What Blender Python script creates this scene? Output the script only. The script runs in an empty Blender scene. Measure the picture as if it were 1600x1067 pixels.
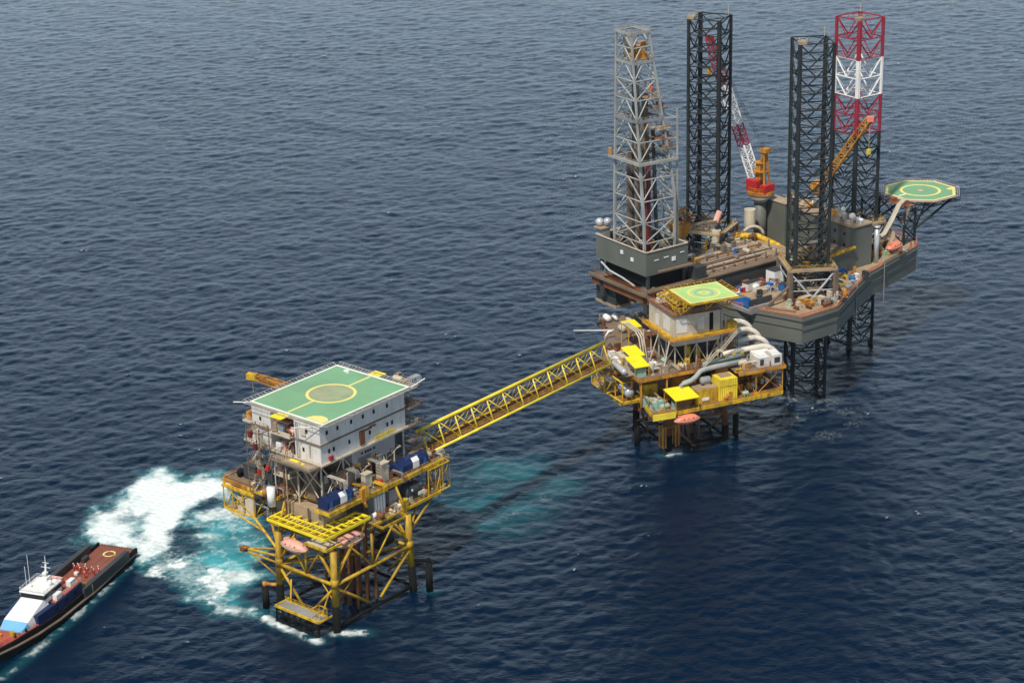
import bpy, bmesh, math, random
import numpy as np
from mathutils import Vector, Matrix
from math import sin, cos, pi, radians, atan2, hypot

# ---------------------------------------------------------------- camera
scn = bpy.context.scene
col = scn.collection
CAM_H = 228.0
def make_camera():
    cd = bpy.data.cameras.new('camera'); cd.sensor_width = 36; cd.lens = 3300/1600*36
    cd.clip_start = 5; cd.clip_end = 60000
    co = bpy.data.objects.new('camera', cd); col.objects.link(co)
    p, r = radians(20.65), radians(-1.5)
    f = Vector((0, cos(p), -sin(p))); R = Vector((1, 0, 0)); U = R.cross(f)
    R2 = R*cos(r)+U*sin(r); U2 = U*cos(r)-R*sin(r)
    m = Matrix((R2, U2, -f)).transposed().to_4x4(); m.translation = (0, 0, CAM_H)
    co.matrix_world = m
    scn.camera = co
make_camera()

# ---------------------------------------------------------------- light
SUN_EL, SUN_AZ = 58.0, (-0.43, -0.90)        # the sun stands behind the left shoulder
sd = Vector((SUN_AZ[0], SUN_AZ[1], 0)).normalized()*cos(radians(SUN_EL)); sd.z = sin(radians(SUN_EL))
sl = bpy.data.lights.new('sun', 'SUN'); sl.energy = 4.6; sl.angle = radians(2.5); sl.color = (1, .94, .84)
so = bpy.data.objects.new('sun', sl); col.objects.link(so); so.rotation_euler = sd.to_track_quat('Z', 'Y').to_euler()
so.location = (0, 0, 500)
world = bpy.data.worlds.new('World'); scn.world = world; world.use_nodes = True
def build_world():
    nt = world.node_tree; n = nt.nodes; l = nt.links; n.clear()
    out = n.new('ShaderNodeOutputWorld'); bg = n.new('ShaderNodeBackground'); bg.inputs[1].default_value = 0.05
    sky = n.new('ShaderNodeTexSky'); sky.sky_type = 'NISHITA'; sky.sun_disc = False
    sky.sun_elevation = radians(SUN_EL); sky.sun_rotation = math.atan2(sd.x, sd.y); sky.dust_density = .6; sky.air_density = 1.0
    tc = n.new('ShaderNodeTexCoord'); mp = n.new('ShaderNodeMapping'); mp.inputs['Scale'].default_value = (1, 1, 2.6)
    ns = n.new('ShaderNodeTexNoise'); ns.inputs['Scale'].default_value = 2.3; ns.inputs['Detail'].default_value = 6; ns.inputs['Roughness'].default_value = .55
    cr = n.new('ShaderNodeValToRGB'); cr.color_ramp.elements[0].position = .66; cr.color_ramp.elements[1].position = .90
    l.new(tc.outputs['Generated'], mp.inputs[0]); l.new(mp.outputs[0], ns.inputs[0]); l.new(ns.outputs[0], cr.inputs[0])
    # thin bright cloud, thicker near the horizon
    sp = n.new('ShaderNodeSeparateXYZ'); l.new(tc.outputs['Generated'], sp.inputs[0])
    mr = n.new('ShaderNodeMapRange'); mr.inputs[1].default_value = .15; mr.inputs[2].default_value = .43; mr.inputs[3].default_value = 1.35; mr.inputs[4].default_value = .0
    l.new(sp.outputs[2], mr.inputs[0])
    ad = n.new('ShaderNodeMath'); ad.operation = 'MAXIMUM'; l.new(cr.outputs[0], ad.inputs[0]); l.new(mr.outputs[0], ad.inputs[1])
    ml = n.new('ShaderNodeMath'); ml.operation = 'MULTIPLY'; ml.inputs[1].default_value = .72; l.new(ad.outputs[0], ml.inputs[0])
    mx = n.new('ShaderNodeMixRGB'); mx.inputs[2].default_value = (21.5, 27.0, 32.0, 1)
    l.new(ml.outputs[0], mx.inputs[0]); l.new(sky.outputs[0], mx.inputs[1]); l.new(mx.outputs[0], bg.inputs[0]); l.new(bg.outputs[0], out.inputs[0])
build_world()
scn.view_settings.view_transform = 'Standard'; scn.view_settings.look = 'None'
scn.view_settings.exposure = 0.0; scn.view_settings.gamma = 1

# ---------------------------------------------------------------- materials
def srgb(r, g, b):
    f = lambda c: (c/255/12.92) if c <= 10 else ((c/255+.055)/1.055)**2.4
    return (f(r), f(g), f(b))
MATS = {}
def paint(name, c, rough=.55, metal=0., stain=.35, stain_col=(.12, .055, .025), scale=.5, streak=True, lo=.55, hi=.8, vary=.25, spec=.35):
    """weathered paint: base colour, large tonal variation, rust or grime streaks that run down"""
    m = bpy.data.materials.new(name); m.use_nodes = True
    nt = m.node_tree; n = nt.nodes; l = nt.links; b = n['Principled BSDF']
    b.inputs['Roughness'].default_value = rough; b.inputs['Metallic'].default_value = metal; b.inputs['Specular IOR Level'].default_value = spec
    tc = n.new('ShaderNodeTexCoord'); mp = n.new('ShaderNodeMapping'); l.new(tc.outputs['Object'], mp.inputs[0])
    mp.inputs['Scale'].default_value = (1, 1, .3) if streak else (1, 1, 1)
    n1 = n.new('ShaderNodeTexNoise'); n1.inputs['Scale'].default_value = scale; n1.inputs['Detail'].default_value = 6; n1.inputs['Roughness'].default_value = .65
    n2 = n.new('ShaderNodeTexNoise'); n2.inputs['Scale'].default_value = scale*.45; n2.inputs['Detail'].default_value = 3
    l.new(mp.outputs[0], n1.inputs[0]); l.new(tc.outputs['Object'], n2.inputs[0])
    r1 = n.new('ShaderNodeMapRange'); r1.inputs[1].default_value = lo; r1.inputs[2].default_value = hi; r1.inputs[4].default_value = stain
    l.new(n1.outputs[0], r1.inputs[0])
    r2 = n.new('ShaderNodeMapRange'); r2.inputs[1].default_value = .3; r2.inputs[2].default_value = .7; r2.inputs[3].default_value = 1-vary; r2.inputs[4].default_value = 1+vary*.35
    l.new(n2.outputs[0], r2.inputs[0])
    sc = n.new('ShaderNodeVectorMath'); sc.operation = 'SCALE'; sc.inputs[0].default_value = c; l.new(r2.outputs[0], sc.inputs[3])
    mx = n.new('ShaderNodeMixRGB'); l.new(r1.outputs[0], mx.inputs[0]); l.new(sc.outputs[0], mx.inputs[1]); mx.inputs[2].default_value = (*stain_col, 1)
    l.new(mx.outputs[0], b.inputs['Base Color'])
    MATS[name] = m
    return m
RUST = (.13, .05, .02)
paint('yellow', (.68, .43, .02), stain=.85, stain_col=(.20, .085, .02), lo=.44, hi=.66, scale=.7)
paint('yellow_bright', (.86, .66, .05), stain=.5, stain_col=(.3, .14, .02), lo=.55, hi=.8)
paint('yellow_grid', (.92, .74, .03), stain=.3, stain_col=(.45, .25, .03))
paint('yellow_roof', (.88, .72, .02), stain=.25, vary=.1)
paint('jacket_yellow', (.52, .33, .018), stain=.85, stain_col=(.14, .065, .02), lo=.42, hi=.66, scale=.45)
paint('orange', (.60, .27, .03), stain=.85, stain_col=(.17, .06, .02), lo=.42, hi=.66)
paint('rust', (.19, .075, .03), stain=.6, stain_col=(.06, .03, .02))
paint('deck_brown', (.20, .145, .105), stain=.7, stain_col=(.09, .06, .045), streak=False, scale=.6)
paint('deck_rust', (.24, .10, .055), stain=.6, stain_col=(.09, .05, .035), streak=False, scale=.7)
paint('deck_tan', (.37, .275, .18), stain=.7, stain_col=(.16, .09, .05), streak=False, scale=.5)
paint('white_wall', (.68, .645, .60), stain=.6, stain_col=(.33, .24, .17), lo=.50, hi=.80, vary=.14, scale=.45)
paint('grey_wall', (.36, .34, .33), stain=.4, stain_col=(.15, .12, .10))
paint('white', (.78, .77, .75), stain=.2, stain_col=(.35, .28, .2), vary=.1)
paint('cream', (.55, .48, .37), stain=.5, stain_col=(.2, .13, .08))
paint('cream_pipe', (.66, .60, .52), stain=.45, stain_col=(.3, .2, .12))
paint('grey', (.26, .26, .25), stain=.4, stain_col=(.10, .08, .06))
paint('hull_grey', (.13, .138, .118), stain=.45, stain_col=(.12, .09, .06), scale=.25, lo=.55, hi=.85, vary=.18)
paint('dark_grey', (.045, .05, .052), stain=.3, stain_col=(.08, .05, .03))
paint('leg_dark', (.030, .036, .038), stain=.5, stain_col=(.05, .04, .03), rough=.6, spec=.15)
paint('black', (.012, .012, .013), stain=.3, stain_col=(.04, .03, .02), rough=.8, spec=.1)
paint('marine_growth', (.010, .011, .010), stain=.5, stain_col=(.03, .02, .012), rough=.9, spec=.08)
paint('derrick_grey', (.35, .35, .33), stain=.5, stain_col=(.16, .12, .08), rough=.5)
paint('red', (.45, .022, .025), stain=.3, stain_col=(.2, .02, .02))
paint('leg_red', (.30, .025, .045), stain=.3, stain_col=(.18, .03, .03), vary=.15)
paint('maroon', (.16, .02, .025), stain=.3)
paint('coral', (.80, .25, .16), stain=.4, stain_col=(.5, .16, .10), streak=False, rough=.4)
paint('coral_pale', (.72, .38, .29), stain=.5, stain_col=(.4, .17, .12), streak=False, rough=.45)
paint('navy', (.013, .026, .095), stain=.25, stain_col=(.03, .03, .05), rough=.4)
paint('blue', (.02, .13, .40), stain=.4, stain_col=(.05, .08, .14))
paint('sky_blue', (.16, .42, .66), stain=.15, vary=.1)
paint('green_equipment', (.32, .48, .38), stain=.4)
paint('helideck_green', (.18, .385, .215), stain=.5, stain_col=(.20, .27, .17), streak=False, scale=.22, lo=.42, hi=.8, vary=.12, rough=.8)
paint('helideck_worn', (.27, .37, .21), stain=.55, stain_col=(.48, .34, .26), streak=False, scale=.5, lo=.4, hi=.7, rough=.8)
paint('helideck_lime', (.40, .62, .22), stain=.25, streak=False, vary=.1, stain_col=(.3, .4, .2), rough=.8)
paint('line_white', (.80, .80, .72), stain=.3, stain_col=(.5, .45, .35), streak=False, vary=.08)
paint('line_yellow', (.80, .68, .22), stain=.3, stain_col=(.5, .4, .2), streak=False, vary=.08)
paint('boat_deck', (.23, .075, .05), stain=.5, stain_col=(.13, .08, .05), streak=False, scale=.4)
paint('deck_rust_red', (.42, .09, .055), stain=.6, stain_col=(.22, .08, .06), streak=False)
paint('skin', (.35, .18, .11), stain=0, vary=0)
paint('coverall_red', (.60, .04, .03), stain=0, vary=.1)
paint('coverall_orange', (.70, .20, .03), stain=0, vary=.1)
paint('window', (.012, .015, .018), stain=0, rough=.15, vary=0)
paint('header_grey', (.36, .38, .37), stain=.5, stain_col=(.22, .16, .1))
paint('pipe_silver', (.55, .56, .57), stain=.4, stain_col=(.25, .17, .1), rough=.35, metal=.3)
paint('teal_pipe', (.22, .30, .30), stain=.3)
paint('bridge_floor', (.40, .17, .06), stain=.6, stain_col=(.2, .08, .04), streak=False)
paint('net', (.48, .46, .42), stain=0)
M = MATS

# ---------------------------------------------------------------- mesh builder
class MB:
    def __init__(s): s.v = []; s.f = []
    def poly(s, pts, faces):
        o = len(s.v); s.v += [tuple(p) for p in pts]; s.f += [tuple(i+o for i in f) for f in faces]; return s
    def box(s, x0, x1, y0, y1, z0, z1):
        return s.poly([(x0, y0, z0), (x1, y0, z0), (x1, y1, z0), (x0, y1, z0), (x0, y0, z1), (x1, y0, z1), (x1, y1, z1), (x0, y1, z1)],
                      [(0, 3, 2, 1), (4, 5, 6, 7), (0, 1, 5, 4), (1, 2, 6, 5), (2, 3, 7, 6), (3, 0, 4, 7)])
    def cbox(s, c, sx, sy, sz, rz=0):
        x, y, z = c; a = []
        for dz in (0, sz):
            for dx, dy in ((-1, -1), (1, -1), (1, 1), (-1, 1)):
                px, py = dx*sx/2, dy*sy/2
                a.append((x+px*cos(rz)-py*sin(rz), y+px*sin(rz)+py*cos(rz), z+dz))
        return s.poly(a, [(0, 3, 2, 1), (4, 5, 6, 7), (0, 1, 5, 4), (1, 2, 6, 5), (2, 3, 7, 6), (3, 0, 4, 7)])
    def prism(s, pts, z0, z1):
        n = len(pts); a = [(x, y, z0) for x, y in pts]+[(x, y, z1) for x, y in pts]
        f = [tuple(range(n-1, -1, -1)), tuple(range(n, 2*n))]+[(i, (i+1) % n, n+(i+1) % n, n+i) for i in range(n)]
        return s.poly(a, f)
    def loft(s, rings, cap=True):
        n = len(rings[0]); a = [p for r in rings for p in r]; f = []
        for k in range(len(rings)-1):
            for i in range(n):
                j = (i+1) % n; f.append((k*n+i, k*n+j, (k+1)*n+j, (k+1)*n+i))
        if cap: f += [tuple(range(n-1, -1, -1)), tuple(range((len(rings)-1)*n, len(rings)*n))]
        return s.poly(a, f)
    def tube(s, p, q, r, n=6, r2=None):
        p = Vector(p); q = Vector(q); d = q-p
        if d.length < 1e-6: return s
        d.normalize(); a = d.orthogonal().normalized() if abs(d.z) < .99 else Vector((1, 0, 0)); b = d.cross(a); r2 = r if r2 is None else r2
        ring = lambda c, rr: [tuple(c+(a*cos(2*pi*i/n)+b*sin(2*pi*i/n))*rr) for i in range(n)]
        return s.loft([ring(p, r), ring(q, r2)])
    def path(s, pts, r, n=6):
        pts = [Vector(p) for p in pts]; rings = []
        for i, p in enumerate(pts):
            d = (pts[min(i+1, len(pts)-1)]-pts[max(i-1, 0)]).normalized()
            up = Vector((0, 0, 1)) if abs(d.z) < .95 else Vector((0, 1, 0))
            a = d.cross(up).normalized(); b = a.cross(d)
            rings.append([tuple(p+(a*cos(2*pi*k/n)+b*sin(2*pi*k/n))*r) for k in range(n)])
        return s.loft(rings)
    def beam(s, p, q, w, h):
        p = Vector(p); q = Vector(q); d = (q-p).normalized()
        up = Vector((0, 0, 1)) if abs(d.z) < .95 else Vector((0, 1, 0))
        a = d.cross(up).normalized()*w/2; b = a.cross(d).normalized()*h/2
        return s.loft([[tuple(c-a-b), tuple(c+a-b), tuple(c+a+b), tuple(c-a+b)] for c in (p, q)])
    def cyl(s, x, y, z0, z1, r, n=16, r2=None): return s.tube((x, y, z0), (x, y, z1), r, n, r2)
    def sphere(s, c, r, n=12, sz=1):
        rings = []
        for k in range(1, 7):
            t = -pi/2+pi*k/7; rings.append([(c[0]+r*cos(t)*cos(2*pi*i/n), c[1]+r*cos(t)*sin(2*pi*i/n), c[2]+r*sz*sin(t)) for i in range(n)])
        return s.loft(rings)
    def vessel(s, p, q, r, n=14):
        """horizontal tank with domed ends"""
        p = Vector(p); q = Vector(q); d = (q-p).normalized(); a = d.cross(Vector((0, 0, 1))).normalized(); b = a.cross(d); rr = []
        for t in (-.5, -.4, -.2, 0): rr.append((p+d*t*r, r*math.sqrt(max(0, 1-(t*2)**2))*1.0+.02))
        for t in (0, .2, .4, .5): rr.append((q+d*t*r, r*math.sqrt(max(0, 1-(t*2)**2))+.02))
        return s.loft([[tuple(c+(a*cos(2*pi*i/n)+b*sin(2*pi*i/n))*x) for i in range(n)] for c, x in rr])
    def disc(s, cx, cy, z, r, n=48): return s.poly([(cx+r*cos(2*pi*i/n), cy+r*sin(2*pi*i/n), z) for i in range(n)], [tuple(range(n))])
    def ring(s, cx, cy, z, r0, r1, n=64):
        return s.poly([(cx+r*cos(2*pi*i/n), cy+r*sin(2*pi*i/n), z) for r in (r0, r1) for i in range(n)], [(i, (i+1) % n, n+(i+1) % n, n+i) for i in range(n)])
    def rail(s, pts, z, h=1.1, step=1.8, closed=False, r=.045):
        if closed: pts = list(pts)+[pts[0]]
        for (x0, y0), (x1, y1) in zip(pts, pts[1:]):
            L = hypot(x1-x0, y1-y0)
            for t in (h, h*.55): s.tube((x0, y0, z+t), (x1, y1, z+t), r, 4)
            k = max(1, round(L/step))
            for i in range(k+1):
                x, y = x0+(x1-x0)*i/k, y0+(y1-y0)*i/k; s.tube((x, y, z), (x, y, z+h), r, 4)
        return s
    def stairs(s, p, q, w=1.0):
        """flight from p up to q with strings, treads and hand rails"""
        p = Vector(p); q = Vector(q); d = q-p; a = Vector((d.y, -d.x, 0)).normalized()*w/2
        s.beam(p+a, q+a, .08, .3); s.beam(p-a, q-a, .08, .3)
        k = max(2, int(abs(d.z)/.3)); h = Vector((d.x, d.y, 0)).normalized()*.13
        for i in range(1, k):
            c = p+d*i/k; s.loft([[tuple(c-a-h), tuple(c+a-h), tuple(c+a+h), tuple(c-a+h)], [tuple(c-a-h+Vector((0, 0, .05))), tuple(c+a-h+Vector((0, 0, .05))), tuple(c+a+h+Vector((0, 0, .05))), tuple(c-a+h+Vector((0, 0, .05)))]])
        for e in (a, -a):
            s.tube(p+e+Vector((0, 0, 1)), q+e+Vector((0, 0, 1)), .045, 4)
            for t in (0, .33, .66, 1): c = p+d*t+e; s.tube(c, c+Vector((0, 0, 1)), .04, 4)
        return s
    def frame_box(s, x0, x1, y0, y1, z0, z1, r, diag=True):
        c = [(x0, y0), (x1, y0), (x1, y1), (x0, y1)]
        for i in range(4):
            (a, b), (e, f) = c[i], c[(i+1) % 4]
            s.tube((a, b, z0), (a, b, z1), r, 4)
            for z in (z0, z1): s.tube((a, b, z), (e, f, z), r, 4)
            if diag: s.tube((a, b, z0), (e, f, z1), r*.7, 4); s.tube((a, b, z1), (e, f, z0), r*.7, 4)
        return s
    def build(s, name, mat, parent=None, smooth=False, bevel=0):
        me = bpy.data.meshes.new(name); me.from_pydata(s.v, [], s.f); me.update()
        me.materials.append(M[mat] if isinstance(mat, str) else mat)
        o = bpy.data.objects.new(name, me); col.objects.link(o)
        if parent is not None: o.parent = parent
        if smooth: me.polygons.foreach_set('use_smooth', [True]*len(me.polygons))
        if bevel:
            b = o.modifiers.new('bevel', 'BEVEL'); b.width = bevel; b.segments = 2; b.limit_method = 'ANGLE'
        return o

FR = {1: ((-39.7, 438.1), radians(-40.5)), 2: ((41.2, 519.0), radians(22)), 3: ((70.5, 576.5), radians(34.5)), 0: ((0, 0), 0)}
def wp(fr, x, y, z=0):
    (ox, oy), a = FR[fr]; return Vector((ox+x*cos(a)-y*sin(a), oy+x*sin(a)+y*cos(a), z))
def tag(o, label, cat, group=None, kind=None):
    if label: o['label'] = label
    if cat: o['category'] = cat
    if group: o['group'] = group
    if kind: o['kind'] = kind
    return o
def thing(name, label, cat, fr, x, y, z=0, rz=0, group=None):
    o = bpy.data.objects.new(name, None); o.empty_display_size = 1; col.objects.link(o)
    o.location = wp(fr, x, y, z); o.rotation_euler = (0, 0, FR[fr][1]+rz)
    return tag(o, label, cat, group)
def kids(o): return [c for c in bpy.data.objects if c.parent == o]
def copy_tree(o, parent=None):
    ch = kids(o); c = o.copy(); col.objects.link(c)
    if parent is not None: c.parent = parent
    for k in ch: copy_tree(k, c)
    return c

# ---------------------------------------------------------------- sea
def ocean_tile(N, L, wind, wdir, seed, lmin, spread):
    rng = np.random.default_rng(seed)
    k1 = np.fft.fftfreq(N, L/N)*2*np.pi; kx, ky = np.meshgrid(k1, k1, indexing='ij'); k = np.hypot(kx, ky); k[0, 0] = 1
    Lp = wind*wind/9.81
    ct = (kx*cos(wdir)+ky*sin(wdir))/k
    P = np.exp(-1/(k*Lp)**2)/k**3.7*(np.abs(ct)**spread*.65+.35)*np.exp(-(k*lmin)**2); P[0, 0] = 0
    h = np.sqrt(P)*(rng.normal(size=(N, N))+1j*rng.normal(size=(N, N)))
    H = np.fft.ifft2(h).real; Dx = np.fft.ifft2(-1j*kx/k*h).real; Dy = np.fft.ifft2(-1j*ky/k*h).real
    gx = np.gradient(H, L/N, axis=0); gy = np.gradient(H, L/N, axis=1); s = np.sqrt((gx**2+gy**2).mean())
    return H/s, Dx/s, Dy/s, L, N
def samp(a, L, N, x, y):
    u = (x/L % 1)*N; v = (y/L % 1)*N; i = u.astype(int) % N; j = v.astype(int) % N; fu = u-np.floor(u); fv = v-np.floor(v); i2 = (i+1) % N; j2 = (j+1) % N
    return a[i, j]*(1-fu)*(1-fv)+a[i2, j]*fu*(1-fv)+a[i, j2]*(1-fu)*fv+a[i2, j2]*fu*fv
def vnoise(x, y, seed, sc, octs=4, rough=.55):
    rng = np.random.default_rng(seed); out = 0; amp = 1; tot = 0
    for o in range(octs):
        g = rng.random((256, 256)); u = x/sc+rng.random()*99; v = y/sc+rng.random()*99
        i = np.floor(u).astype(int); j = np.floor(v).astype(int); fu = u-i; fv = v-j; fu = fu*fu*(3-2*fu); fv = fv*fv*(3-2*fv)
        i %= 256; j %= 256; i2 = (i+1) % 256; j2 = (j+1) % 256
        out = out+amp*(g[i, j]*(1-fu)*(1-fv)+g[i2, j]*fu*(1-fv)+g[i, j2]*(1-fu)*fv+g[i2, j2]*fu*fv); tot += amp; amp *= rough; sc /= 2.03
    return out/tot
def poly_sd(px, py, poly):
    """signed distance to a polygon, positive inside"""
    d = np.full(px.shape, 1e9); ins = np.zeros(px.shape, bool); n = len(poly)
    for i in range(n):
        ax, ay = poly[i]; bx, by = poly[(i+1) % n]; ex, ey = bx-ax, by-ay
        t = np.clip(((px-ax)*ex+(py-ay)*ey)/(ex*ex+ey*ey), 0, 1)
        d = np.minimum(d, np.hypot(px-ax-t*ex, py-ay-t*ey))
        c = ((ay > py) != (by > py)) & (px < (bx-ax)*(py-ay)/(by-ay+1e-12)+ax); ins ^= c
    return np.where(ins, d, -d)
def sstep(a, b, x): t = np.clip((x-a)/(b-a), 0, 1); return t*t*(3-2*t)
WASH = [(-107.3, 470.4), (-107.2, 489.6), (-103.7, 508.3), (-95.6, 516.4), (-85.4, 510.0), (-76.8, 511.5), (-71.1, 491.2), (-78.3, 493.6), (-84.1, 488.2), (-87.1, 477.2), (-80.3, 471.3), (-73.7, 469.1), (-79.6, 466.0), (-84.5, 462.1), (-91.9, 459.7), (-95.7, 464.1)]
WASH2 = [(-94.1, 464.0), (-85.6, 464.6), (-78.6, 459.0), (-71.0, 453.4), (-67.4, 441.7), (-69.6, 435.5), (-76.6, 443.8), (-82.9, 450.8), (-89.5, 454.5)]
AQUA = [(-97.2, 463.5), (-87.5, 466.4), (-82.5, 488.1), (-72.7, 495.2), (-60.1, 475.5), (-59.3, 451.1), (-57.8, 428.6), (-67.3, 428.5), (-77.5, 439.1), (-86.7, 451.0), (-92.4, 453.0)]
AQUA2 = [(-27.4, 468), (-22.2, 500), (-13, 523), (6, 519), (15.5, 502), (11, 480), (-2.8, 466), (-16, 465)]
def build_sea():
    g = .00125
    ys = [300.]
    while ys[-1] < 1450: ys.append(ys[-1]*(1+g))
    while ys[-1] < 55000: ys.append(ys[-1]*1.12)
    yl = [300-20*1.35**i for i in range(1, 20)]; ys = np.array(yl[::-1]+ys)
    ts = list(np.arange(0, .46, g*.95)); 
    while ts[-1] < 25: ts.append(ts[-1]*1.15)
    ts = np.array([-t for t in ts[:0:-1]]+ts)
    Y, T = np.meshgrid(ys, ts, indexing='ij'); X = T*np.maximum(Y, 300)
    fade = sstep(0, 60, Y-240)*(1-sstep(1300, 1440, Y))*(1-sstep(.43, .46, np.abs(T)))
    Z = np.zeros_like(X); DX = np.zeros_like(X); DY = np.zeros_like(X); fine = fade > 0
    x = X[fine]; y = Y[fine]
    for tl, amp, rot in ((ocean_tile(1024, 420., 3.7, radians(-80), 3, .24, 1.6), .074, 0), (ocean_tile(512, 173., 2.7, radians(-50), 8, .18, 1.0), .056, .5), (ocean_tile(256, 611., 8.0, radians(-110), 5, 2.0, 2), .012, -.3)):
        H, Dx, Dy, L, N = tl; c, s_ = cos(rot), sin(rot); u = x*c+y*s_; v = -x*s_+y*c
        Z[fine] += samp(H, L, N, u, v)*amp; a = samp(Dx, L, N, u, v)*amp; b = samp(Dy, L, N, u, v)*amp
        DX[fine] += (a*c-b*s_)*.8; DY[fine] += (a*s_+b*c)*.8
    gust = .78+.5*vnoise(X[fine], Y[fine]*.6, 91, 85, 3, .6); Z[fine] *= gust; DX[fine] *= gust; DY[fine] *= gust
    h = Z.copy()
    # foam and stirred-up pale water, kept as two vertex attributes
    foam = np.zeros_like(X); aqua = np.zeros_like(X)
    m = (Y > 370) & (Y < 560) & (X > -150) & (X < 60)
    x = X[m]; y = Y[m]
    n1 = vnoise(x, y, 1, 14); n2 = vnoise(x, y, 2, 5, 5, .65); n3 = vnoise(x*.8+y*.3, y*1.2, 4, 9, 5, .6)
    n2b = vnoise(x, y, 21, 2.4, 4, .7); rd = 1-np.abs(2*vnoise(x, y, 22, 7, 4, .6)-1)*2.2
    w1 = poly_sd(x, y, WASH)+(n1-.5)*14+(n2-.5)*8
    w2 = poly_sd(x, y, WASH2)+(n1-.5)*10+(n2-.5)*10
    f = np.maximum(sstep(-2.5, 5, w1)*(.85+.5*sstep(.35, .7, n3)), sstep(-2, 5, w2)*(.5+.8*sstep(.38, .6, n2)))
    a1 = poly_sd(x, y, AQUA)+(n1-.5)*14+(n3-.5)*14
    holes = sstep(.50, .66, vnoise(x, y, 9, 11, 3))
    f = np.maximum(f*(1-.75*holes*sstep(4, 12, w1)), sstep(0, 9, a1)*sstep(.40, .8, n3)*.75)
    # threads of foam on the stirred water
    f = np.maximum(f, sstep(0, 5, np.maximum(a1, w1+4))*sstep(.55, 1.0, rd)*.45)
    aq = np.maximum(sstep(-2, 11, a1)*(.42+.75*n1), sstep(-3, 4, np.maximum(w1, w2))*.7)*(1-.55*holes)
    a2 = poly_sd(x, y, AQUA2)+(n1-.5)*16
    aq = np.maximum(aq, sstep(-6, 20, a2)*(.10+.20*sstep(.36, .70, vnoise(x*.45+y*.2, y*1.5, 41, 7, 5, .6))))
    f = np.maximum(f, sstep(-2, 12, a2)*sstep(.45, .8, n2)*.30)
    # wash round the jacket feet and along the boat landing and the boat's sides
    def near(pts, r, k):
        d = np.full(x.shape, 1e9)
        for (ax, ay), (bx, by) in zip(pts, pts[1:]):
            ex, ey = bx-ax, by-ay; t = np.clip(((x-ax)*ex+(y-ay)*ey)/(ex*ex+ey*ey+1e-9), 0, 1); d = np.minimum(d, np.hypot(x-ax-t*ex, y-ay-t*ey))
        return sstep(r, 0, d)*k
    def L1(*p): return [tuple(wp(1, *q)[:2]) for q in p]
    for pts, r, k in ((L1((-14, -17), (-6, -18.5), (9, -18.5)), 2.6, .8), (L1((9.5, -13.5), (14.5, -9)), 3.0, .8), (L1((11, 15), (13, 15)), 2.5, 1.0), (L1((-12, -14), (-10, -14)), 3, .9),
                      ([(-94, 458), (-101, 436), (-107, 420), (-113, 406)], 2.4, .5), ([(-109, 448), (-115, 428), (-123, 410)], 4.0, .7), ([tuple(wp(2, -2, -2)[:2]), tuple(wp(2, 2.5, -2)[:2])], 3.2, .8), ([tuple(wp(2, 16, -1)[:2]), tuple(wp(2, 21, 1)[:2])], 2.2, .6)):
        f = np.maximum(f, near(pts, r, k)*sstep(.40, .62, n2))
        aq = np.maximum(aq, near(pts, r*1.3, .12))
    wx = x+5*(n1-.5)*2+2.5*(n3-.5)*2; wy = y+5*(n2-.5)*2; u_ = wx*.55+wy*.83; v_ = -wx*.83+wy*.55
    rg = 1-np.abs(2*vnoise(u_*.42, v_, 61, 3.4, 5, .68)-1); f = f*(.50+.62*rg)
    foam[m] = np.clip(f*(.72+.55*n2b), 0, 1); aqua[m] = np.clip(aq, 0, 1)
    m = (np.hypot(X-84, (Y-548)*.8) < 26); x = X[m]; y = Y[m]
    f = sstep(23, 3, np.hypot(x-81, (y-541)*.8))*sstep(.40, .75, vnoise(x, y, 31, 9, 5, .6))*.5; foam[m] = np.maximum(foam[m], f)
    # small whitecaps on the steepest crests
    cap = fine & (h > np.percentile(h[fine], 98.6)); wn = np.zeros_like(X); wn[cap] = vnoise(X[cap], Y[cap], 77, 1.6, 2)
    foam = np.maximum(foam, sstep(.76, .86, wn)*.65*cap)
    X2 = X+DX*fade; Y2 = Y+DY*fade; Z = Z*fade
    calm = np.clip(foam, 0, 1)
    Z = Z+foam*(.15+.25*np.sin(X*1.7+Y*.9)*np.sin(Y*2.1-X*.4))
    co = np.stack([X2, Y2, Z], -1).reshape(-1, 3).astype(np.float32)
    R, C = X.shape; idx = np.arange(R*C).reshape(R, C)
    q = np.stack([idx[:-1, :-1], idx[:-1, 1:], idx[1:, 1:], idx[1:, :-1]], -1).reshape(-1, 4)
    me = bpy.data.meshes.new('sea'); me.vertices.add(len(co)); me.vertices.foreach_set('co', co.ravel())
    me.loops.add(q.size); me.loops.foreach_set('vertex_index', q.ravel().astype(np.int32))
    me.polygons.add(len(q)); me.polygons.foreach_set('loop_start', np.arange(0, q.size, 4, dtype=np.int32)); me.polygons.foreach_set('loop_total', np.full(len(q), 4, dtype=np.int32))
    me.update(calc_edges=True); me.polygons.foreach_set('use_smooth', np.ones(len(q), bool))
    for nm, arr in (('foam', foam), ('aqua', aqua)):
        at = me.attributes.new(nm, 'FLOAT', 'POINT'); at.data.foreach_set('value', arr.ravel().astype(np.float32))
    mt = bpy.data.materials.new('sea_water'); mt.use_nodes = True; nt = mt.node_tree; n = nt.nodes; l = nt.links; b = n['Principled BSDF']
    tc = n.new('ShaderNodeTexCoord'); mp = n.new('ShaderNodeMapping'); mp.inputs['Scale'].default_value = (.75, 1.1, 1); mp.inputs['Rotation'].default_value = (0, 0, .2); l.new(tc.outputs['Object'], mp.inputs[0])
    na = n.new('ShaderNodeTexNoise'); na.inputs['Scale'].default_value = 1.2; na.inputs['Detail'].default_value = 6; na.inputs['Roughness'].default_value = .6; l.new(mp.outputs[0], na.inputs[0])
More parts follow.
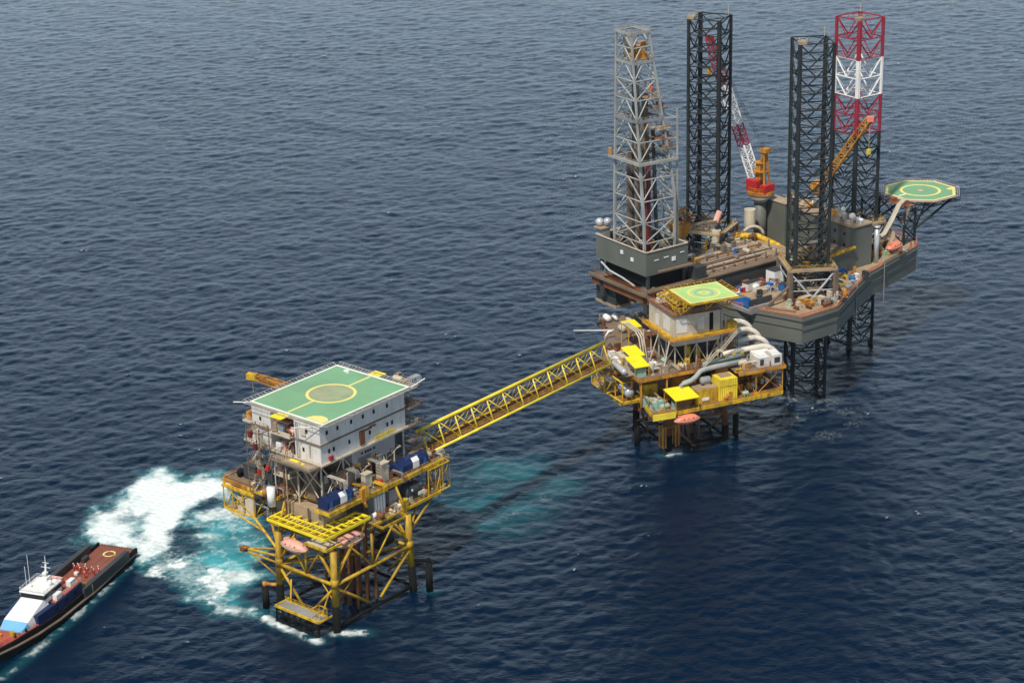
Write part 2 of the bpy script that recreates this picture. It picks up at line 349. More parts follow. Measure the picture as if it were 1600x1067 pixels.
    bp = n.new('ShaderNodeBump'); bp.inputs['Strength'].default_value = .5; bp.inputs['Distance'].default_value = .35; l.new(na.outputs[0], bp.inputs['Height']); l.new(bp.outputs[0], b.inputs['Normal'])
    fa = n.new('ShaderNodeAttribute'); fa.attribute_name = 'foam'; aa = n.new('ShaderNodeAttribute'); aa.attribute_name = 'aqua'
    fn = n.new('ShaderNodeTexNoise'); fn.inputs['Scale'].default_value = .9; fn.inputs['Detail'].default_value = 6; fn.inputs['Roughness'].default_value = .7; l.new(tc.outputs['Object'], fn.inputs[0])
    fr = n.new('ShaderNodeMath'); fr.operation = 'MULTIPLY_ADD'; fr.inputs[1].default_value = .9; fr.inputs[2].default_value = -.45; l.new(fn.outputs[0], fr.inputs[0])
    fs = n.new('ShaderNodeMath'); fs.operation = 'ADD'; l.new(fa.outputs['Fac'], fs.inputs[0]); l.new(fr.outputs[0], fs.inputs[1])
    fm = n.new('ShaderNodeMapRange'); fm.interpolation_type = 'SMOOTHSTEP'; fm.inputs[1].default_value = .12; fm.inputs[2].default_value = 1.12; l.new(fs.outputs[0], fm.inputs[0])
    c1 = n.new('ShaderNodeMixRGB'); c1.inputs[1].default_value = (.0002, .0088, .0270, 1); c1.inputs[2].default_value = (.05, .36, .40, 1); l.new(aa.outputs['Fac'], c1.inputs[0])
    c2 = n.new('ShaderNodeMixRGB'); c2.inputs[2].default_value = (.74, .80, .80, 1); l.new(fm.outputs[0], c2.inputs[0]); l.new(c1.outputs[0], c2.inputs[1]); l.new(c2.outputs[0], b.inputs['Base Color'])
    rr = n.new('ShaderNodeMapRange'); rr.inputs[3].default_value = .12; rr.inputs[4].default_value = .9; l.new(fm.outputs[0], rr.inputs[0]); l.new(rr.outputs[0], b.inputs['Roughness'])
    b.inputs['IOR'].default_value = 1.333; b.inputs['Specular IOR Level'].default_value = .30
    me.materials.append(mt)
    o = bpy.data.objects.new('sea', me); col.objects.link(o)
    tag(o, 'dark blue choppy open sea', 'sea', kind='structure')
build_sea()
def build_haze():
    o = MB().box(-1400, 1400, -60, 1450, -4, CAM_H+12).build('haze', 'white'); mt = bpy.data.materials.new('haze_air'); mt.use_nodes = True; nt = mt.node_tree
    nt.nodes.remove(nt.nodes['Principled BSDF']); v = nt.nodes.new('ShaderNodeVolumePrincipled'); v.inputs['Color'].default_value = (.80, .88, .97, 1); v.inputs['Density'].default_value = .00002; v.inputs['Anisotropy'].default_value = .2
    nt.links.new(v.outputs[0], nt.nodes['Material Output'].inputs['Volume']); o.data.materials[0] = mt; tag(o, 'thin pale sea haze', 'haze', kind='stuff')
build_haze()
# ---------------------------------------------------------------- shared builders
def clutter(root, seed, areas, n, pal=('grey', 'cream', 'white', 'rust', 'dark_grey', 'green_equipment', 'yellow', 'deck_tan')):
    """small fixed deck machinery, each piece a part of the platform"""
    rng = random.Random(seed)
    for i in range(n):
        x0, x1, y0, y1, z = rng.choice(areas); x = rng.uniform(x0, x1); y = rng.uniform(y0, y1); k = rng.random(); c = rng.choice(pal); m = MB(); rz = rng.choice((0, pi/2))
        if k < .26:
            w, d, h = rng.uniform(.8, 2.2), rng.uniform(.7, 1.4), rng.uniform(.9, 2.2)
            m.cbox((x, y, z+.12), w, d, h, rz); m.cbox((x, y, z), w+.2, d+.2, .12, rz); m.cbox((x, y, z+.12+h), w+.12, d+.12, .07, rz); m.build('equipment_cabinet', c, root)
        elif k < .5:
            r = rng.uniform(.4, .75); L = rng.uniform(1, 2.2); a = Vector((cos(rz), sin(rz), 0)); p = Vector((x, y, z+.45+r))
            m.vessel(p-a*L/2, p+a*L/2, r, 12)
            for t in (-.35, .35): m.cbox(tuple(p+a*L*t-Vector((0, 0, .45+r))), .25 if not rz else r*1.6, r*1.6 if not rz else .25, .5, 0)
            m.cyl(p.x, p.y, p.z+r*.8, p.z+r+.5, .12, 6); m.build('process_vessel', c, root, smooth=True)
        elif k < .72:
            L = rng.uniform(2.5, 6); a = Vector((cos(rz), sin(rz), 0)); b = Vector((-a.y, a.x, 0)); h = rng.uniform(.6, 2.4)
            for q in range(rng.randint(2, 4)):
                o = Vector((x, y, z))+b*q*.42; m.path([o, o+Vector((0, 0, h-.3)), o+a*.25+Vector((0, 0, h)), o+a*(L-.25)+Vector((0, 0, h)), o+a*L+Vector((0, 0, h-.3)), o+a*L], .11, 6)
            m.build('pipe_run', rng.choice(('pipe_silver', 'cream', 'yellow', 'rust', 'grey')), root)
        elif k < .86:
            m.cbox((x, y, z), 2.0, 1.1, .25, rz); a = Vector((cos(rz), sin(rz), 0)); p = Vector((x, y, z+.7))
            m.tube(p-a*.8, p, .36, 10); m.tube(p, p+a*.5, .2, 8); m.sphere(tuple(p+a*.65), .38, 8); m.tube(p+a*.65, p+a*.65+Vector((0, 0, 1)), .12, 6); m.build('pump_skid', c, root)
        else:
            m.cyl(x, y, z, z+rng.uniform(1.4, 2.8), rng.uniform(.35, .7), 10); m.cyl(x, y, z, z+.15, .9, 10); m.build('vertical_tank', c, root, smooth=False)
def stair_tower(root, x, y, z0, z1, n, w, d, mat='deck_brown'):
    """open scaffold stair with landings, posts and zigzag flights"""
    f = MB(); h = (z1-z0)/n
    for px, py in ((x, y), (x+w, y), (x+w, y+d), (x, y+d)): f.beam((px, py, z0), (px, py, z1+1), .18, .18)
    for i in range(n+1):
        z = z0+i*h; f.frame_box(x, x+w, y, y+d, z-.1, z, .07, False)
    f.build('stair_tower_frame', mat, root)
    for i in range(n):
        z = z0+i*h; s = MB()
        if w > d: p, q = ((x+.4, y+d*.5, z), (x+w-1, y+d*.5, z+h)) if i % 2 == 0 else ((x+w-.6, y+d*.5, z), (x+1, y+d*.5, z+h))
        else: p, q = ((x+w*.5, y+.4, z), (x+w*.5, y+d-1, z+h)) if i % 2 == 0 else ((x+w*.5, y+d-.6, z), (x+w*.5, y+1, z+h))
        s.stairs(p, q, .9); s.build('stair_flight', 'cream', root)
        l = MB(); e = (1.2 if w > d else w); g = (d if w > d else 1.2)
        if i % 2 == 0: l.box(x+w-e, x+w, y+d-g, y+d, z+h-.06, z+h)
        else: l.box(x, x+e, y, y+g, z+h-.06, z+h)
        l.rail([(x, y), (x+w, y), (x+w, y+d), (x, y+d)], z+h, 1.1, 1.5, True); l.build('stair_landing', mat, root)
def windows(root_wall, pts, axis, w=.55, h=.9):
    """pts: (x, y, z) centres on the wall plane; axis 'x' wall faces +x, 'y' wall faces -y"""
    for x, y, z in pts:
        fm, pn = MB(), MB()
        if axis == 'x': fm.box(x-.02, x+.06, y-w/2-.08, y+w/2+.08, z-h/2-.08, z+h/2+.08); pn.box(x+.03, x+.075, y-w/2, y+w/2, z-h/2, z+h/2)
        else: fm.box(x-w/2-.08, x+w/2+.08, y-.06, y+.02, z-h/2-.08, z+h/2+.08); pn.box(x-w/2, x+w/2, y-.075, y-.03, z-h/2, z+h/2)
        f = fm.build('window_frame', 'grey', root_wall); pn.build('window_pane', 'window', root_wall)
def truss_row(m, p, q, h, n, r, zig=True):
    """planar lattice between p..q (bottom) and the same line h higher"""
    p = Vector(p); q = Vector(q); u = Vector((0, 0, h)); m.tube(p, q, r, 5); m.tube(p+u, q+u, r, 5)
    for i in range(n+1):
        a = p+(q-p)*i/n; m.tube(a, a+u, r*.7, 4)
        if i < n:
            b = p+(q-p)*(i+1)/n; m.tube(a, b+u, r*.7, 4) if i % 2 else m.tube(a+u, b, r*.7, 4)
def lattice_boom(m, p, q, w, h, n, r=.12, taper=.35):
    p = Vector(p); q = Vector(q); d = (q-p).normalized(); a = d.cross(Vector((0, 0, 1))).normalized(); b = a.cross(d).normalized()
    def ring(t):
        c = p+(q-p)*t; k = 1-(1-taper)*max(0, abs(t-.45)-.3)/.55; k = max(.35, k)
        return [c+a*w/2*k*sx+b*h/2*k*sy for sx, sy in ((-1, -1), (1, -1), (1, 1), (-1, 1))]
    R_ = [ring(i/n) for i in range(n+1)]
    for i in range(n):
        for k in range(4):
            m.tube(R_[i][k], R_[i+1][k], r, 4); j = (k+1) % 4
            m.tube(R_[i][k], R_[i+1][j], r*.6, 4) if i % 2 else m.tube(R_[i][j], R_[i+1][k], r*.6, 4)
            m.tube(R_[i][k], R_[i][j], r*.6, 4)
def lifeboat(label, fr, x, y, z, rz, L, mat='coral', group=None):
    """totally enclosed lifeboat hanging on two falls"""
    t = thing('lifeboat', label, 'lifeboat', fr, x, y, z, rz, group)
    def shell(top):
        rg = []
        for i in range(13):
            u = -1+2*i/12; k = max(.06, (1-abs(u)**2.6))**.6; w = L*.20*k; r_ = []
            for j in range(9):
                a = pi*j/8
                r_.append((u*L/2, w*cos(a), (w*.95*sin(a)*(1 if abs(u) < .75 else .8)) if top else (-w*.85*sin(a)*(1-.25*abs(u)**3)+.12*abs(u)**3)))
            rg.append(r_)
        return rg
    h = MB().loft(shell(False)); h.build('hull', mat, t, smooth=True)
    MB().loft(shell(True)).build('canopy', mat, t, smooth=True)
    g = MB()
    rim = [(-1+2*i/12) for i in range(13)]
    for s in (1, -1): g.path([(u*L/2, s*(L*.20*max(.06, 1-abs(u)**2.6)**.6+.03), .0) for u in rim], .09, 6)
    g.build('fender_rim', 'coral_pale' if mat == 'coral' else 'cream', t)
    c = MB(); c.cbox((-L*.30, 0, L*.115), L*.15, L*.13, L*.07); c.build('cockpit', mat, t, bevel=.05)
    wd = MB()
    for u in (-.18, 0, .18): wd.cbox((u*L, L*.17, L*.075), .35, .14, .22); wd.cbox((u*L, -L*.17, L*.075), .35, .14, .22)
    wd.build('porthole', 'window', t)
    f = MB()
    for u in (-.36, .36): f.tube((u*L, 0, L*.1), (u*L, 0, L*.34), .05, 5); f.cbox((u*L, 0, L*.09), .25, .25, .25)
    f.build('fall_hook', 'dark_grey', t)
    return t
def helideck(root, x0, x1, y0, y1, z, top='helideck_green', outline=None, circle=5.9, cx=None, cy=None, net=1.5, edge='line_white', ring_w=.75, side='cream'):
    pts = outline or [(x0, y0), (x1, y0), (x1, y1), (x0, y1)]
    cx = (x0+x1)/2 if cx is None else cx; cy = (y0+y1)/2 if cy is None else cy; n = len(pts)
    MB().prism(pts, z-.55, z-.02).build('deck_girder', side, root)
    d = MB().prism(pts, z-.02, z).build('helideck', top, root)
    def ins(k):
        o = []
        for x, y in pts: v = Vector((x-cx, y-cy)); L = v.length; o.append((cx+v.x*(L-k)/L, cy+v.y*(L-k)/L))
        return o
    a, b = ins(.15), ins(1.0); e = MB()
    for i in range(n): j = (i+1) % n; e.poly([(*a[i], z+.004), (*a[j], z+.004), (*b[j], z+.004), (*b[i], z+.004)], [(0, 1, 2, 3)])
    e.build('perimeter_line', edge, d)
    MB().ring(cx, cy, z+.008, circle-ring_w, circle).build('landing_circle', 'line_yellow', d)
    # safety net: frame arms and a coarse mesh leaning outward
    nt = MB(); c = Vector((cx, cy))
    for i in range(n):
        p, q = Vector(pts[i]), Vector(pts[(i+1) % n]); L = (q-p).length; t = (q-p)/L; o = Vector((t.y, -t.x))
        if o.dot((p+q)/2-c) < 0: o = -o
        for k in (.0, .5, 1.0):
            a_, b_ = p+o*net*k-t*net*k*.4, q+o*net*k+t*net*k*.4; zz = z-.25+.35*k; nt.tube((a_.x, a_.y, zz), (b_.x, b_.y, zz), .07 if k in (0, 1) else .04, 4)
        m_ = int(L/1.0)
        for k in range(m_+1):
            s_ = p+t*L*k/m_; e_ = s_+o*net; nt.tube((s_.x, s_.y, z-.25), (e_.x, e_.y, z+.1), .07 if k % 2 == 0 else .03, 4)
    nt.build('safety_net', 'yellow' if side == 'yellow' else 'net', d)
    return d

# ---------------------------------------------------------------- near production platform
P1 = thing('production_platform', 'near yellow-legged offshore platform with white cabin block under a square green helideck', 'oil platform', 1, 0, 0)
def near_platform():
    R = P1
    LT = [(8.7, -12.2), (8.7, 12.2), (-8.7, 12.2), (-8.7, -12.2)]; LB = [(9.1, -12.7), (9.1, 12.7), (-9.1, 12.7), (-9.1, -12.7)]
    def lp(i, z): t = z/20; return Vector((LB[i][0]+(LT[i][0]-LB[i][0])*t, LB[i][1]+(LT[i][1]-LB[i][1])*t, z))
    for i in range(4):
        lg = MB().tube(lp(i, 6.5), lp(i, 19.6), .8, 16).tube(lp(i, 11), lp(i, 13), .9, 16).build('jacket_leg', 'jacket_yellow', R, smooth=True)
        MB().tube(lp(i, -5), lp(i, 6.5), .9, 16).build('splash_sleeve', 'marine_growth', lg, smooth=True)
        # fans of struts from the leg heads to the deck girders
        x, y = LT[i]; sx, sy = (1 if x > 0 else -1), (1 if y > 0 else -1)
        for ex, ey, r in ((x, y-sy*6.5, .38), (x-sx*5.5, y, .38), (x-sx*3, y-sy*3, .26)):
            MB().tube(lp(i, 12.5), (ex, ey, 19.5), r, 8).build('deck_strut', 'jacket_yellow', R, smooth=True)
    for i in range(4):
        j = (i+1) % 4
        MB().tube(lp(i, 11.5), lp(j, 11.5), .42, 10).build('horizontal_brace', 'jacket_yellow', R, smooth=True)
        MB().tube(lp(i, 1.2), lp(j, 1.2), .38, 8).build('horizontal_brace', 'marine_growth', R, smooth=True)
        mid = (lp(i, 1.5)+lp(j, 1.5))/2
        for k in (i, j):
            a = lp(k, 11.0); MB().tube(a, a+(mid-a)*.86, .34, 8).build('diagonal_brace', 'jacket_yellow', R, smooth=True)
        a, b = lp(i, 11.5), lp(j, 11.5); mm = (a+b)/2
        for q, w_ in ((a, b), (b, a)): MB().tube(q+(w_-q)*.25, lp(i if q is a else j, 6.8), .16, 6).tube(q+(w_-q)*.5, ((q.x*.8+w_.x*.2), (q.y*.8+w_.y*.2), 19.5), .24, 6).build('diagonal_brace', 'jacket_yellow', R, smooth=True)
        MB().tube(mm, ((a.x+b.x)/2, (a.y+b.y)/2, 19.5), .3, 8).build('vertical_brace', 'jacket_yellow', R, smooth=True)
    MB().tube(lp(0, 11.5), lp(2, 11.5), .35, 8).tube(lp(1, 11.5), lp(3, 11.5), .35, 8).build('plan_brace', 'jacket_yellow', R, smooth=True)
    c = MB()
    for x in (-5, -2.5, 0, 2.5, 5):
        for y in (-1.5, 1.5, 4.5): c.cyl(x, y, -4, 20, .33, 8)
    c.build('conductor_pipes', 'rust', R)
    MB().vessel((5.5, 5, 14.2), (5.5, 9, 14.2), 1.6, 16).build('sump_tank', 'black', R, smooth=True)
    # left arm below the cellar deck
    m = MB(); m.tube((-9, -12.4, 13.4), (-17.2, -15.2, 14.2), .3, 8).tube((-9, -12.4, 11.6), (-17.2, -15.2, 13.6), .25, 8).tube((-9.1, -12.5, 8), (-15.8, -14.8, 13.3), .2, 6).tube((-9, -8, 13.4), (-17.2, -15.2, 14.2), .25, 6)
    for t in (.3, .6, .85): m.tube((-9-8.2*t, -12.4-2.8*t, 13.4+.8*t), (-9-8.2*t, -12.4-2.8*t, 11.8+1.8*t), .13, 5)
    m.build('outrigger_arm', 'jacket_yellow', R)
    MB().cbox((-17.4, -15.3, 13.4), 1.4, 1.2, .9).cbox((-17.2, -15.2, 14.3), 2, 1.6, .12).build('outrigger_head', 'rust', R)
    # boat landing
    b = MB().box(-5.5, 8, -17.2, -14.2, 3.7, 4.0)
    b.build('boat_landing', 'grey', R)
    m = MB()
    for x in np.linspace(-5.5, 8, 8): m.tube((x, -17.3, 4), (x, -17.3, -1.5), .22, 8)
    for z in (0.3, 2.2): m.tube((-5.7, -17.3, z), (8.2, -17.3, z), .3, 8)
    m.build('landing_fender', 'marine_growth', R)
    m = MB(); m.beam((-5.7, -17.4, 3.95), (8.2, -17.4, 3.95), .4, .5).beam((-5.7, -14.1, 3.95), (8.2, -14.1, 3.95), .3, .4)
    for x in (-5.7, 8.2): m.beam((x, -17.4, 3.95), (x, -13, 3.95), .3, .4)
    for x in (-4, 6): m.tube((x, -14.2, 3.9), (x*1.2, -12.8, 9), .2, 6)
    m.build('landing_edge_beam', 'yellow', R)
    MB().rail([(-5.5, -14.3), (8, -14.3)], 4, 1.1, 1.5).frame_box(5.5, 8, -17, -14.5, 4, 6.4, .12, False).build('railing', 'yellow', R)
    for (x, y, z, ex, ey) in ((-12.2, -14.3, 6.2, -9.1, -12.7), (12.5, 14.6, 8, 9.1, 12.6)):
        f = MB().cyl(x, y, -1, z-.4, .65, 12).cyl(x, y, .2, z-1.2, .85, 12).build('riser_fender', 'black', R, smooth=True)
        MB().tube((ex, ey, z), (x, y, z), .42, 10).cyl(x, y, z-.7, z+.5, .55, 10).build('fender_arm', 'orange' if x < 0 else 'marine_growth', f, smooth=True)
    # decks
    cel = MB().box(-15, 3.2, -9.2, 26, 19.55, 19.85).box(3.2, 6.5, 2.5, 26, 19.55, 19.85).build('cellar_deck', 'deck_brown', R)
    g = MB()
    for y in (-9.1, -3, 3, 9, 15, 21, 26): g.beam((-15, y, 19.2), (3.2 if y < 3 else 6.5, y, 19.2), .35, .7)
    for x in (-15, -8.7, -2, 3.3): g.beam((x, -9, 19.15), (x, 26, 19.15), .35, .6)
    g.beam((2, 12.2, 19.3), (9, 12.2, 19.3), .6, .7).beam((-9, -12.2, 19.3), (-9, -9, 19.3), .6, .7).beam((8.7, 4, 19.3), (8.7, 12.2, 19.3), .4, .5).beam((6.4, 4, 19.3), (8.7, 4, 19.3), .4, .5)
    g.build('cellar_girders', 'jacket_yellow', R)
    for a, b in (((8.8, 12.2, 13), (4.6, 20, 19.3)), ((8.8, 12.2, 13), (4, 12, 19.2)), ((8.8, 12.2, 15), (5.2, 26, 19.4)), ((-8.8, -12.2, 14), (-14.8, -8.6, 19.4)), ((8.7, 12.2, 19.6), (5.2, 12.2, 26.2)), ((-8.7, -12.2, 19.6), (-8.7, -9.6, 26.2))): MB().tube(a, b, .3, 8).build('deck_strut', 'jacket_yellow', R, smooth=True)
    MB().beam((6.6, 2.4, 19.7), (6.6, 26.1, 19.7), .3, .65).beam((-15, -9.3, 19.7), (3.3, -9.3, 19.7), .3, .6).beam((3.3, -9.3, 19.7), (3.3, 2.4, 19.7), .3, .6).build('cellar_edge_beam', 'yellow', R)
    up = MB().prism([(-28.4, -10), (-20, -10.3), (-10.6, -10), (-10.6, -5.2), (.8, -5.2), (.8, -9.2), (5.2, -9.2), (5.2, 29), (-20, 29), (-20, 0), (-28.4, 0)], 26.6, 26.9).build('main_deck', 'deck_brown', R)
    g = MB()
    g.beam((-19.8, -9.6, 26.1), (-10.8, -9.6, 26.1), .35, .9)
    for y in (-4.8, 2, 8, 14, 20, 26): g.beam((-19.8, y, 26.1), (5, y, 26.1), .35, .9)
    for x in (-19, -11, -1, 4.6): g.beam((x, -9 if x in (-19, -11, 4.6) else -5, 26.0), (x, 28.8, 26.0), .3, .8)
    g.build('deck_girders', 'deck_brown', R)
    MB().beam((5.45, -9.6, 26.6), (5.45, 29.3, 26.6), .35, 1.0).beam((-20, -10.5, 26.6), (-10.5, -10.2, 26.6), .3, .8).beam((-10.5, -10.2, 26.6), (-10.5, -5.3, 26.6), .3, .8).beam((-10.5, -5.3, 26.6), (.8, -5.3, 26.6), .3, .8).beam((.8, -9.4, 26.6), (5.3, -9.4, 26.6), .3, .8).build('deck_edge_beam', 'yellow', R)
    MB().beam((-28.6, -10.2, 26.6), (-20, -10.5, 26.6), .3, .9).beam((-28.6, -10.2, 26.6), (-28.6, .2, 26.6), .3, .9).build('deck_edge_beam', 'orange', R)
    MB().rail([(5.3, -9.3), (5.3, 29), (-10, 29)], 26.9).build('railing', 'yellow', R)
    MB().rail([(-10.7, -9.9), (-20, -10), (-28.3, -9.9), (-28.3, -.2)], 26.9).build('railing', 'orange', R)
    MB().rail([(6.4, 2.7), (6.4, 25.9), (-2, 25.9)], 19.85).rail([(-14.9, 20), (-14.9, -9), (3, -9)], 19.85).build('railing', 'yellow', R)
    for x, y in [(a, b) for a in (-14, -8.7, -2, 2.8) for b in (-8.8, -2, 5, 12.2, 19, 25.6)]: MB().beam((x, y, 19.9), (x, y, 26.1), .35, .35).build('deck_column', 'deck_brown', R)
    # equipment rooms between the decks
    MB().box(-13, 2.2, -8, -1, 20, 25.5).build('equipment_room', 'deck_tan', R); MB().box(1.5, 4.6, 5.5, 9.5, 19.9, 25.4).box(1.5, 4.4, 11, 14, 19.9, 24.8).build('equipment_room', 'grey_wall', R)
    m = MB()
    for y in (6.2, 7.1, 8.0, 8.9): m.box(4.6, 4.68, y-.3, y+.3, 20.3, 24.9)
    m.build('room_panel', 'white', R)
    MB().vessel((4, 16.6, 22.4), (4, 20, 22.4), 1.9, 16).build('storage_tank', 'dark_grey', R, smooth=True); MB().sphere((5.6, 17.3, 23), .4, 10).build('tank_manhole', 'white', R); MB().box(5.8, 6.0, 19.2, 21.4, 21.2, 22.0).build('tank_sign', 'white', R)
    m = MB(); truss_row(m, (6.6, 22, 20), (6.6, 29.5, 20), 6.5, 3, .16); truss_row(m, (6.6, 29.5, 20), (1, 29.5, 20), 6.5, 2, .16); truss_row(m, (6.6, 26, 20), (1, 26, 20), 6.5, 2, .14); m.rail([(6.6, 22), (6.6, 29.5), (1, 29.5)], 26.9, 1.1, 1.2)
    m.build('end_truss', 'yellow', R)
    MB().box(1, 6.5, 26.2, 29.4, 19.6, 19.8).build('end_walkway', 'deck_tan', R)
    # left service bay hanging outside the jacket
    m = MB(); m.frame_box(-27.5, -17.5, -11.2, -4.5, 20.2, 26.2, .2, True)
    for a in (-24.5, -21): m.tube((a, -11.2, 20.2), (a, -11.2, 26.2), .14, 5)
    m.beam((-27.7, -11.4, 25.8), (-17, -11.4, 25.8), .35, .5); m.tube((-27.5, -11.2, 20.2), (-15, -11, 17.5), .25, 6); m.tube((-17.5, -11.2, 20.2), (-9, -12.4, 15), .3, 6); m.tube((-17.5, -4.5, 20.2), (-9, -11, 14), .25, 6)
    m.build('service_bay_frame', 'yellow', R)
    MB().box(-27.4, -17.5, -11, -4.5, 20, 20.15).build('service_bay_floor', 'deck_tan', R); MB().box(-20.5, -17.3, -11.05, -10.8, 20.3, 25.4).box(-23.6, -21.4, -10.6, -7, 20.2, 24).build('service_bay_panel', 'cream', R)
    # living quarters
    W = MB().box(-20.3, -14.2, -7.2, 20.5, 37.1, 46.2).box(-14.2, -6.6, -3.8, 20.5, 37.1, 46.2).box(-6.6, 1.5, -7.2, 20.5, 37.1, 46.2).build('living_quarters', 'white_wall', R, bevel=.06)
    MB().box(-20.6, 1.85, -7.55, 20.8, 41.55, 41.85).build('belt_ledge', 'deck_brown', W); MB().box(-20.8, 2.1, -7.8, 21.2, 36.65, 37.08).build('floor_ledge', 'cream', W)
    wn = [(1.5, y, 44.2) for y in (-5, -1.6, 2.8, 6.6, 10.2, 14.6)]+[(1.5, y, 39.6) for y in (-4.6, -3.1, 1.9, 8.6, 14.4, 16)]+[(1.5, y, 39.5) for y in ()]
    windows(W, wn, 'x'); windows(W, [(-3.9, -7.2, 39.5), (-17.5, -7.2, 43.6), (-2.6, -7.2, 44.2)], 'y')
    MB().cbox((-3.6, -7.35, 43), 1.5, .3, 1.6).cbox((-1.7, -7.4, 38.4), .25, .4, 2.8).cbox((-5.4, -7.3, 37.3), .9, .15, 2.1).build('wall_cabinet', 'cream', W)
    m = MB()
    for y in range(-5, 20, 3): m.box(1.495, 1.53, y, y+.06, 37.1, 46.2)
    m.build('panel_seams', 'cream', W); m = MB()
    for a in ((-18.5, -16.5), (-4.8, -3.0, -1.2)):
        m = MB()
        for x in a: m.box(x, x+.06, -7.23, -7.195, 37.1, 46.2)
        m.build('panel_seams', 'cream', W)
    MB().tube((-5.8, -7.5, 37.2), (-5.8, -7.5, 46), .12, 6).tube((-5.2, -7.5, 37.2), (-5.2, -7.5, 46), .08, 6).build('drain_pipe', 'pipe_silver', W)
    MB().box(1.5, 1.9, 5.2, 6.6, 37.6, 41.0).cbox((1.75, 7.6, 40.6), .4, 2.6, .35).cbox((1.8, 9.4, 40.9), .5, 1.8, .3).build('wall_equipment', 'rust', W)
    MB().cbox((1.9, -4.4, 37.5), .5, 1.1, .9).build('life_ring_box', 'red', W)
    lo = MB().box(-12, 1.2, 2.8, 17, 32.4, 36.6).build('lower_cabin_and_shade_fill', 'grey_wall', R)
    windows(lo, [(1.2, y, 35.2) for y in (6.0, 7.2, 8.0, 8.8, 10.0)], 'x', .55, .6)
    MB().box(-11, 0.6, 17.3, 20.3, 30.5, 36.6).build('lower_cabin_and_shade_fill', 'dark_grey', R)  # dark box fills an open bay; the bay's shade is put into its colour
    m = MB(); m.rail([(1.9, 9.8), (1.9, 16.4)], 37.1, 1.0, .6, r=.11); m.build('ledge_handrail', 'yellow_bright', R)
    # front terrace of the quarters and its truss legs
    MB().box(-11, 1.8, -11.2, -7.85, 36.6, 36.9).build('terrace', 'deck_brown', R); MB().box(-7.6, 1.0, -10.9, -8.4, 36.9, 36.98).build('terrace_pad', 'deck_tan', R); MB().cbox((-4.8, -9.3, 37.0), 2.6, .7, .3).cbox((-2, -9.6, 37.0), .8, .5, .3).build('terrace_hatch', 'yellow_roof', R)
    MB().rail([(1.7, -8), (1.7, -11), (-10.9, -11)], 36.9).build('railing', 'cream', R)
    m = MB(); z0, z1 = 26.9, 36.4
    xs = (-19.5, -13, -6.5, 1.0); ysn = (-7, 0, 7, 14, 20)
    for x in xs:
        for y in ysn: MB().beam((x, y, z0 if y > -7 else 20), (x, y, z1), .32, .32).build('quarters_post', 'cream', R)
        for a, b in zip(ysn, ysn[1:]):
            if b > 7 and x > 0: continue
            m.tube((x, a, z0), (x, b, z1), .14, 5).tube((x, b, z0), (x, a, z1), .14, 5)
    for a, b in zip(xs, xs[1:]): m.tube((a, -7, z0), (b, -7, z1), .16, 5).tube((b, -7, z0), (a, -7, z1), .16, 5)
    for y in (-10.8,): m.beam((-10.5, y, z1), (1.5, y, z1), .25, .3); m.tube((-10, y, z1), (-10, -7, 31), .13, 5).tube((-4, y, z1), (-4, -7, 31), .13, 5).tube((1.2, y, z1), (1.2, -7, 31), .13, 5)
    m.build('quarters_support_truss', 'cream', R)
    MB().box(-12.5, -.2, -5, 17, 27, 31.8).build('process_module', 'deck_brown', R)
    for q in ((-12, -7, -6.4, -5.1, 27, 33), (-5.5, -2, -6.2, -5.1, 27, 35), (-.1, 1.4, -3, 3, 27, 33.5), (-.1, 1.2, 4.5, 9, 31.8, 34.5), (-.1, 1.6, 12, 15.5, 27, 30.5), (-11, -2, 0, 14, 31.9, 35.4)): MB().box(*q).build('process_module', random.Random(q[0]).choice(('grey', 'deck_tan', 'grey', 'deck_brown')), R, bevel=.05)
    clutter(R, 51, [(.8, 2.4, -5, 18, 26.9), (-10, 0, -8.5, -6.8, 19.85), (.2, 1.2, -6, 14, 31.9)], 34, ('cream', 'deck_brown', 'grey', 'rust', 'pipe_silver', 'yellow'))
    for k in range(9): y = -5+2.6*k; MB().path([(1.9, y, 27), (1.9, y, 30.5+k % 3), (1.9, y+1.2, 31+k % 3), (1.9, y+2.2, 31+k % 3), (.6, y+2.4, 33+k % 2)], .13+.04*(k % 3), 6).build('pipe_run', ('cream', 'rust', 'pipe_silver', 'deck_brown')[k % 4], R)
    # front recess: galleries, ducts and a stair tower
    for z, y in ((41.8, -8.6), (37.2, -8.3), (32.2, -9.5)):
        MB().box(-14.2, -6.8, y, -3.9, z-.15, z).box(-9.8, -6.7, y, y+.2, z, z+1.1).build('gallery', 'cream', R); MB().rail([(-14, y+.1), (-7, y+.1)], z).build('railing', 'deck_brown', R)
    m = MB(); m.path([(-9, -5, 42), (-9, -7, 43), (-9, -7, 45.4)], .55, 10); m.cbox((-12, -6, 42), 1.8, 1.6, 2.2); m.cbox((-8, -5.6, 37.3), 1.4, 1.8, 2.8); m.build('air_duct', 'deck_rust', R)
    [MB().cbox(c, 1.7, 1.3, 1.8).build('cooling_unit', 'white', R) for c in ((-10.4, -7.2, 42), (-11.8, -6.8, 37.3))]
    MB().cbox((-9.9, -6.2, 44.6), 3.6, 2.8, .25).build('gallery_roof', 'coral_pale', R)
    stair_tower(R, -17.8, -11.6, 26.9, 42.2, 4, 4.2, 3.0, 'deck_brown')
    for x, z in ((-22.3, 42.0), (-22.3, 37.2)):
        MB().box(-23.4, -20.3, -7.4, -2.5, z-.4, z).build('side_platform', 'cream', R); MB().rail([(-20.4, -7.3), (-23.3, -7.3), (-23.3, -2.6)], z).build('railing', 'cream', R)
